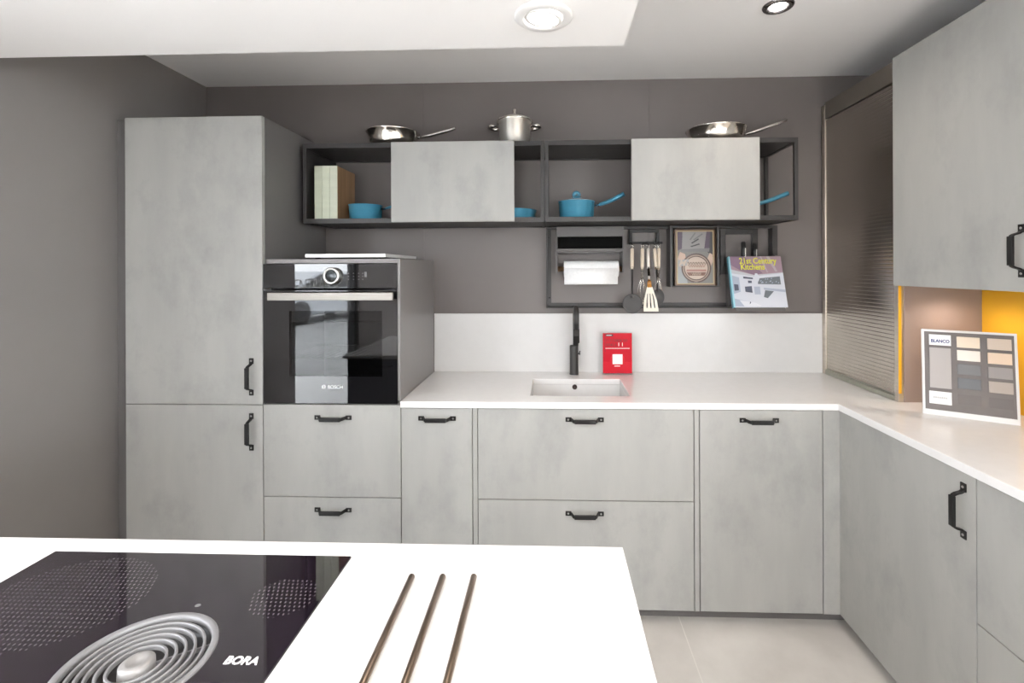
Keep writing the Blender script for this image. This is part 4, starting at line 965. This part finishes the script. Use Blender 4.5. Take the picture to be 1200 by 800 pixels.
# trivet rods
rb = bm_new(); lathe(rb, [(0.0, 0.0), (0.0035, 0.0), (0.0055, 0.002), (0.0055, 0.398), (0.0035, 0.40), (0.0, 0.40)], (0, 0, 0), 16, 'y')
bmesh.ops.translate(rb, verts=rb.verts, vec=V((0, -0.40, 0)))
rod0 = link('trivet_rod', rb, BRONZE, org=(0, 0, 0))
rods = [rod0] + [rod0.copy() for _ in range(2)]
for i, (o, lab) in enumerate(zip(rods, ('bronze trivet rod lying on the island, nearest the hob', 'bronze trivet rod lying on the island, middle of the three', 'bronze trivet rod lying on the island, farthest from the hob'))):
    if i: COL.objects.link(o)
    o.location = (-0.2555+i*0.0560, -1.1625+i*0.0015, CT+0.0056); tag(o, lab, 'trivet rod', 'trivet rods on the island')

# ------------------------------------------------------------------ downlights
WARM = (1.0, 0.87, 0.74)
def downlight(label, x, y, z, r, energy, ring_m, swivel=False, es=14, colr=WARM, spot=145):
    t = thing('downlight', label, 'ceiling light', (x, y, z), 'recessed ceiling downlights')
    bm = bm_new(); lathe(bm, [(r, 0.0), (r, -0.003), (r*0.94, -0.007), (r*0.72, -0.009), (r*0.66, -0.007), (r*0.64, 0.0)], (x, y, z), 44); link('ring', bm, ring_m, t)
    if swivel:
        bm = bm_new(); prof = [(r*0.635, 0), (r*0.63, -0.008), (r*0.55, -0.010), (r*0.53, -0.004), (r*0.53, 0.0)]
        lathe(bm, prof, (0, 0, 0), 40); bmesh.ops.rotate(bm, verts=bm.verts, cent=(0, 0, 0), matrix=Matrix.Rotation(math.radians(9), 3, V((0.5, 1, 0)))); bmesh.ops.translate(bm, verts=bm.verts, vec=V((x, y, z)))
        link('swivel_ring', bm, ring_m, t)
    rl = r*(0.52 if swivel else 0.46)
    bm = bm_new(); lathe(bm, [(0, -0.0035), (rl, -0.0035), (rl, -0.001)], (x, y, z), 36); link('lens', bm, mat('lamp_lens_%.0f' % es, (1, 1, 1), 0.4, emit=(1.0, 0.96, 0.90), es=es), t)
    li = bpy.data.lights.new('lamp', 'SPOT'); li.energy = energy; li.color = colr; li.spot_size = math.radians(spot); li.spot_blend = 0.9; li.shadow_soft_size = r*0.6
    lo = bpy.data.objects.new('lamp', li); COL.objects.link(lo); lo.parent = t; lo.location = (0, 0, -0.02)
WHR = mat('white_ring', (0.82, 0.81, 0.80), 0.4)
downlight('large white swivel downlight in the dropped ceiling box above the island', -0.0215, -0.687, 2.186, 0.081, 24, WHR, True)
downlight('small chrome rimmed downlight in the ceiling near the upper right cabinet', 0.884, -0.115, CEIL, 0.058, 12, mat('dark_chrome', (0.35, 0.34, 0.35), 0.18, 1.0))
for i, (x, y, wd) in enumerate(((0.884, -2.4, 'right of the camera'), (-1.0, -2.6, 'behind the camera on the left'), (0.884, -4.2, 'far behind on the right'), (-1.0, -4.4, 'far behind on the left'))):  # unseen downlights, added for their floor bounce onto the ceiling
    downlight('added chrome rimmed downlight in the ceiling ' + wd, x, y, CEIL, 0.058, 110, MATS['dark_chrome'], colr=(1.0, 0.96, 0.92))

# ------------------------------------------------------------------ cars in the street (only seen mirrored in the oven glass)
def car(label, x, y, rot, col):
    t = thing('car', label, 'car', (x, y, -0.04))
    t.rotation_euler.z = rot; ORG[t.name] = V((0, 0, 0))
    body = mat('car_paint_%d' % len(MATS), col, 0.2, 0.1, 0.5, 0.6)
    bm = bm_new(); pr = [(-2.1,0.25),(-2.15,0.55),(-2.05,0.85),(-1.3,0.95),(-0.7,1.42),(0.7,1.46),(1.55,1.0),(2.05,0.92),(2.15,0.5),(2.1,0.25)]
    prism(bm, [(a, -0.85, b) for a, b in pr], (0, 1.7, 0)); link('body', bm, body, t, bevel=0.08, seg=3)
    for s in (-1, 1):
        bm = bm_new(); prism(bm, [(-1.15, s*0.852, 0.98), (-0.65, s*0.852, 1.36), (0.65, s*0.852, 1.39), (1.35, s*0.852, 1.02)], (0, s*0.01, 0)); link('side_window', bm, GLASSB, t)
    bm = bm_new(); prism(bm, [(-1.27, -0.7, 0.99), (-0.74, -0.65, 1.40), (-0.74, 0.65, 1.40), (-1.27, 0.7, 0.99)], (-0.02, 0, 0.02)); link('windscreen', bm, GLASSB, t)
    for a in (-1.35, 1.35):
        for s in (-1, 1):
            bm = bm_new(); lathe(bm, [(0.0, -0.11), (0.2, -0.11), (0.32, -0.10), (0.33, 0.0), (0.32, 0.10), (0.2, 0.11), (0, 0.11)], (a, s*0.78, 0.33), 24, 'y'); link('wheel', bm, BLKPL, t)
    for s in (-1, 1):
        bm = bm_new(); box(bm, -2.17, -2.08, s*0.6-0.16, s*0.6+0.16, 0.62, 0.76); link('headlamp', bm, WHITEP, t)
car('silver car parked in the street outside the side window', -7.2, -12.4, 1.9, (0.5, 0.52, 0.55))
car('white car parked farther down the street', -7.6, -17.5, 1.9, (0.75, 0.75, 0.75))
# shop name strip on the side window, seen mirrored in the oven
bm = bm_new(); text_into(bm, 'ENTRANCE', 0.16, (WL-0.066, WY0+0.10, 1.30), (0, 1, 0), (0, 0, 1), 0, 0.001, sx=1.0)
for v in bm.verts: v.co.y = WY0+WY1-v.co.y
bmesh.ops.reverse_faces(bm, faces=bm.faces)
tag(link('window_lettering', bm, mat('print_white', ())), 'white ENTRANCE lettering on the side window', 'lettering')

# ------------------------------------------------------------------ sky, camera, view
w = bpy.data.worlds.new('World'); bpy.context.scene.world = w; w.use_nodes = True
bg = w.node_tree.nodes['Background']; bg.inputs['Color'].default_value = (0.91, 0.955, 1.0, 1); bg.inputs['Strength'].default_value = 14.5

cam = bpy.data.cameras.new('Camera'); co = bpy.data.objects.new('Camera', cam); COL.objects.link(co)
cam.sensor_fit = 'HORIZONTAL'; cam.sensor_width = 36.0
F_, CX, CY, YAW, ROLL, D_ = 565.0134, 627.1843, 314.3582, -0.0352, -0.0039, 2.0264
cam.lens = F_/1200*36; cam.shift_x = (600-CX)/1200; cam.shift_y = (CY-400)/1200; cam.clip_start = 0.02
cy_, sy_, cr_, sr_ = math.cos(YAW), math.sin(YAW), math.cos(ROLL), math.sin(ROLL)
Am = Matrix(((1,0,0),(0,0,-1),(0,1,0))); Ry = Matrix(((cy_,0,-sy_),(0,1,0),(sy_,0,cy_))); Rz = Matrix(((cr_,-sr_,0),(sr_,cr_,0),(0,0,1)))
Rm = Rz @ Ry @ Am
co.matrix_world = Matrix.LocRotScale(V((0, -D_, 1.486)), Matrix((Rm[0], -Rm[1], -Rm[2])).transposed().to_quaternion(), V((1,1,1)))
sc = bpy.context.scene; sc.camera = co
sc.view_settings.view_transform = 'Standard'; sc.view_settings.look = 'None'; sc.view_settings.gamma = 1.0; sc.view_settings.use_curve_mapping = False
sc.view_settings.exposure = 0.1
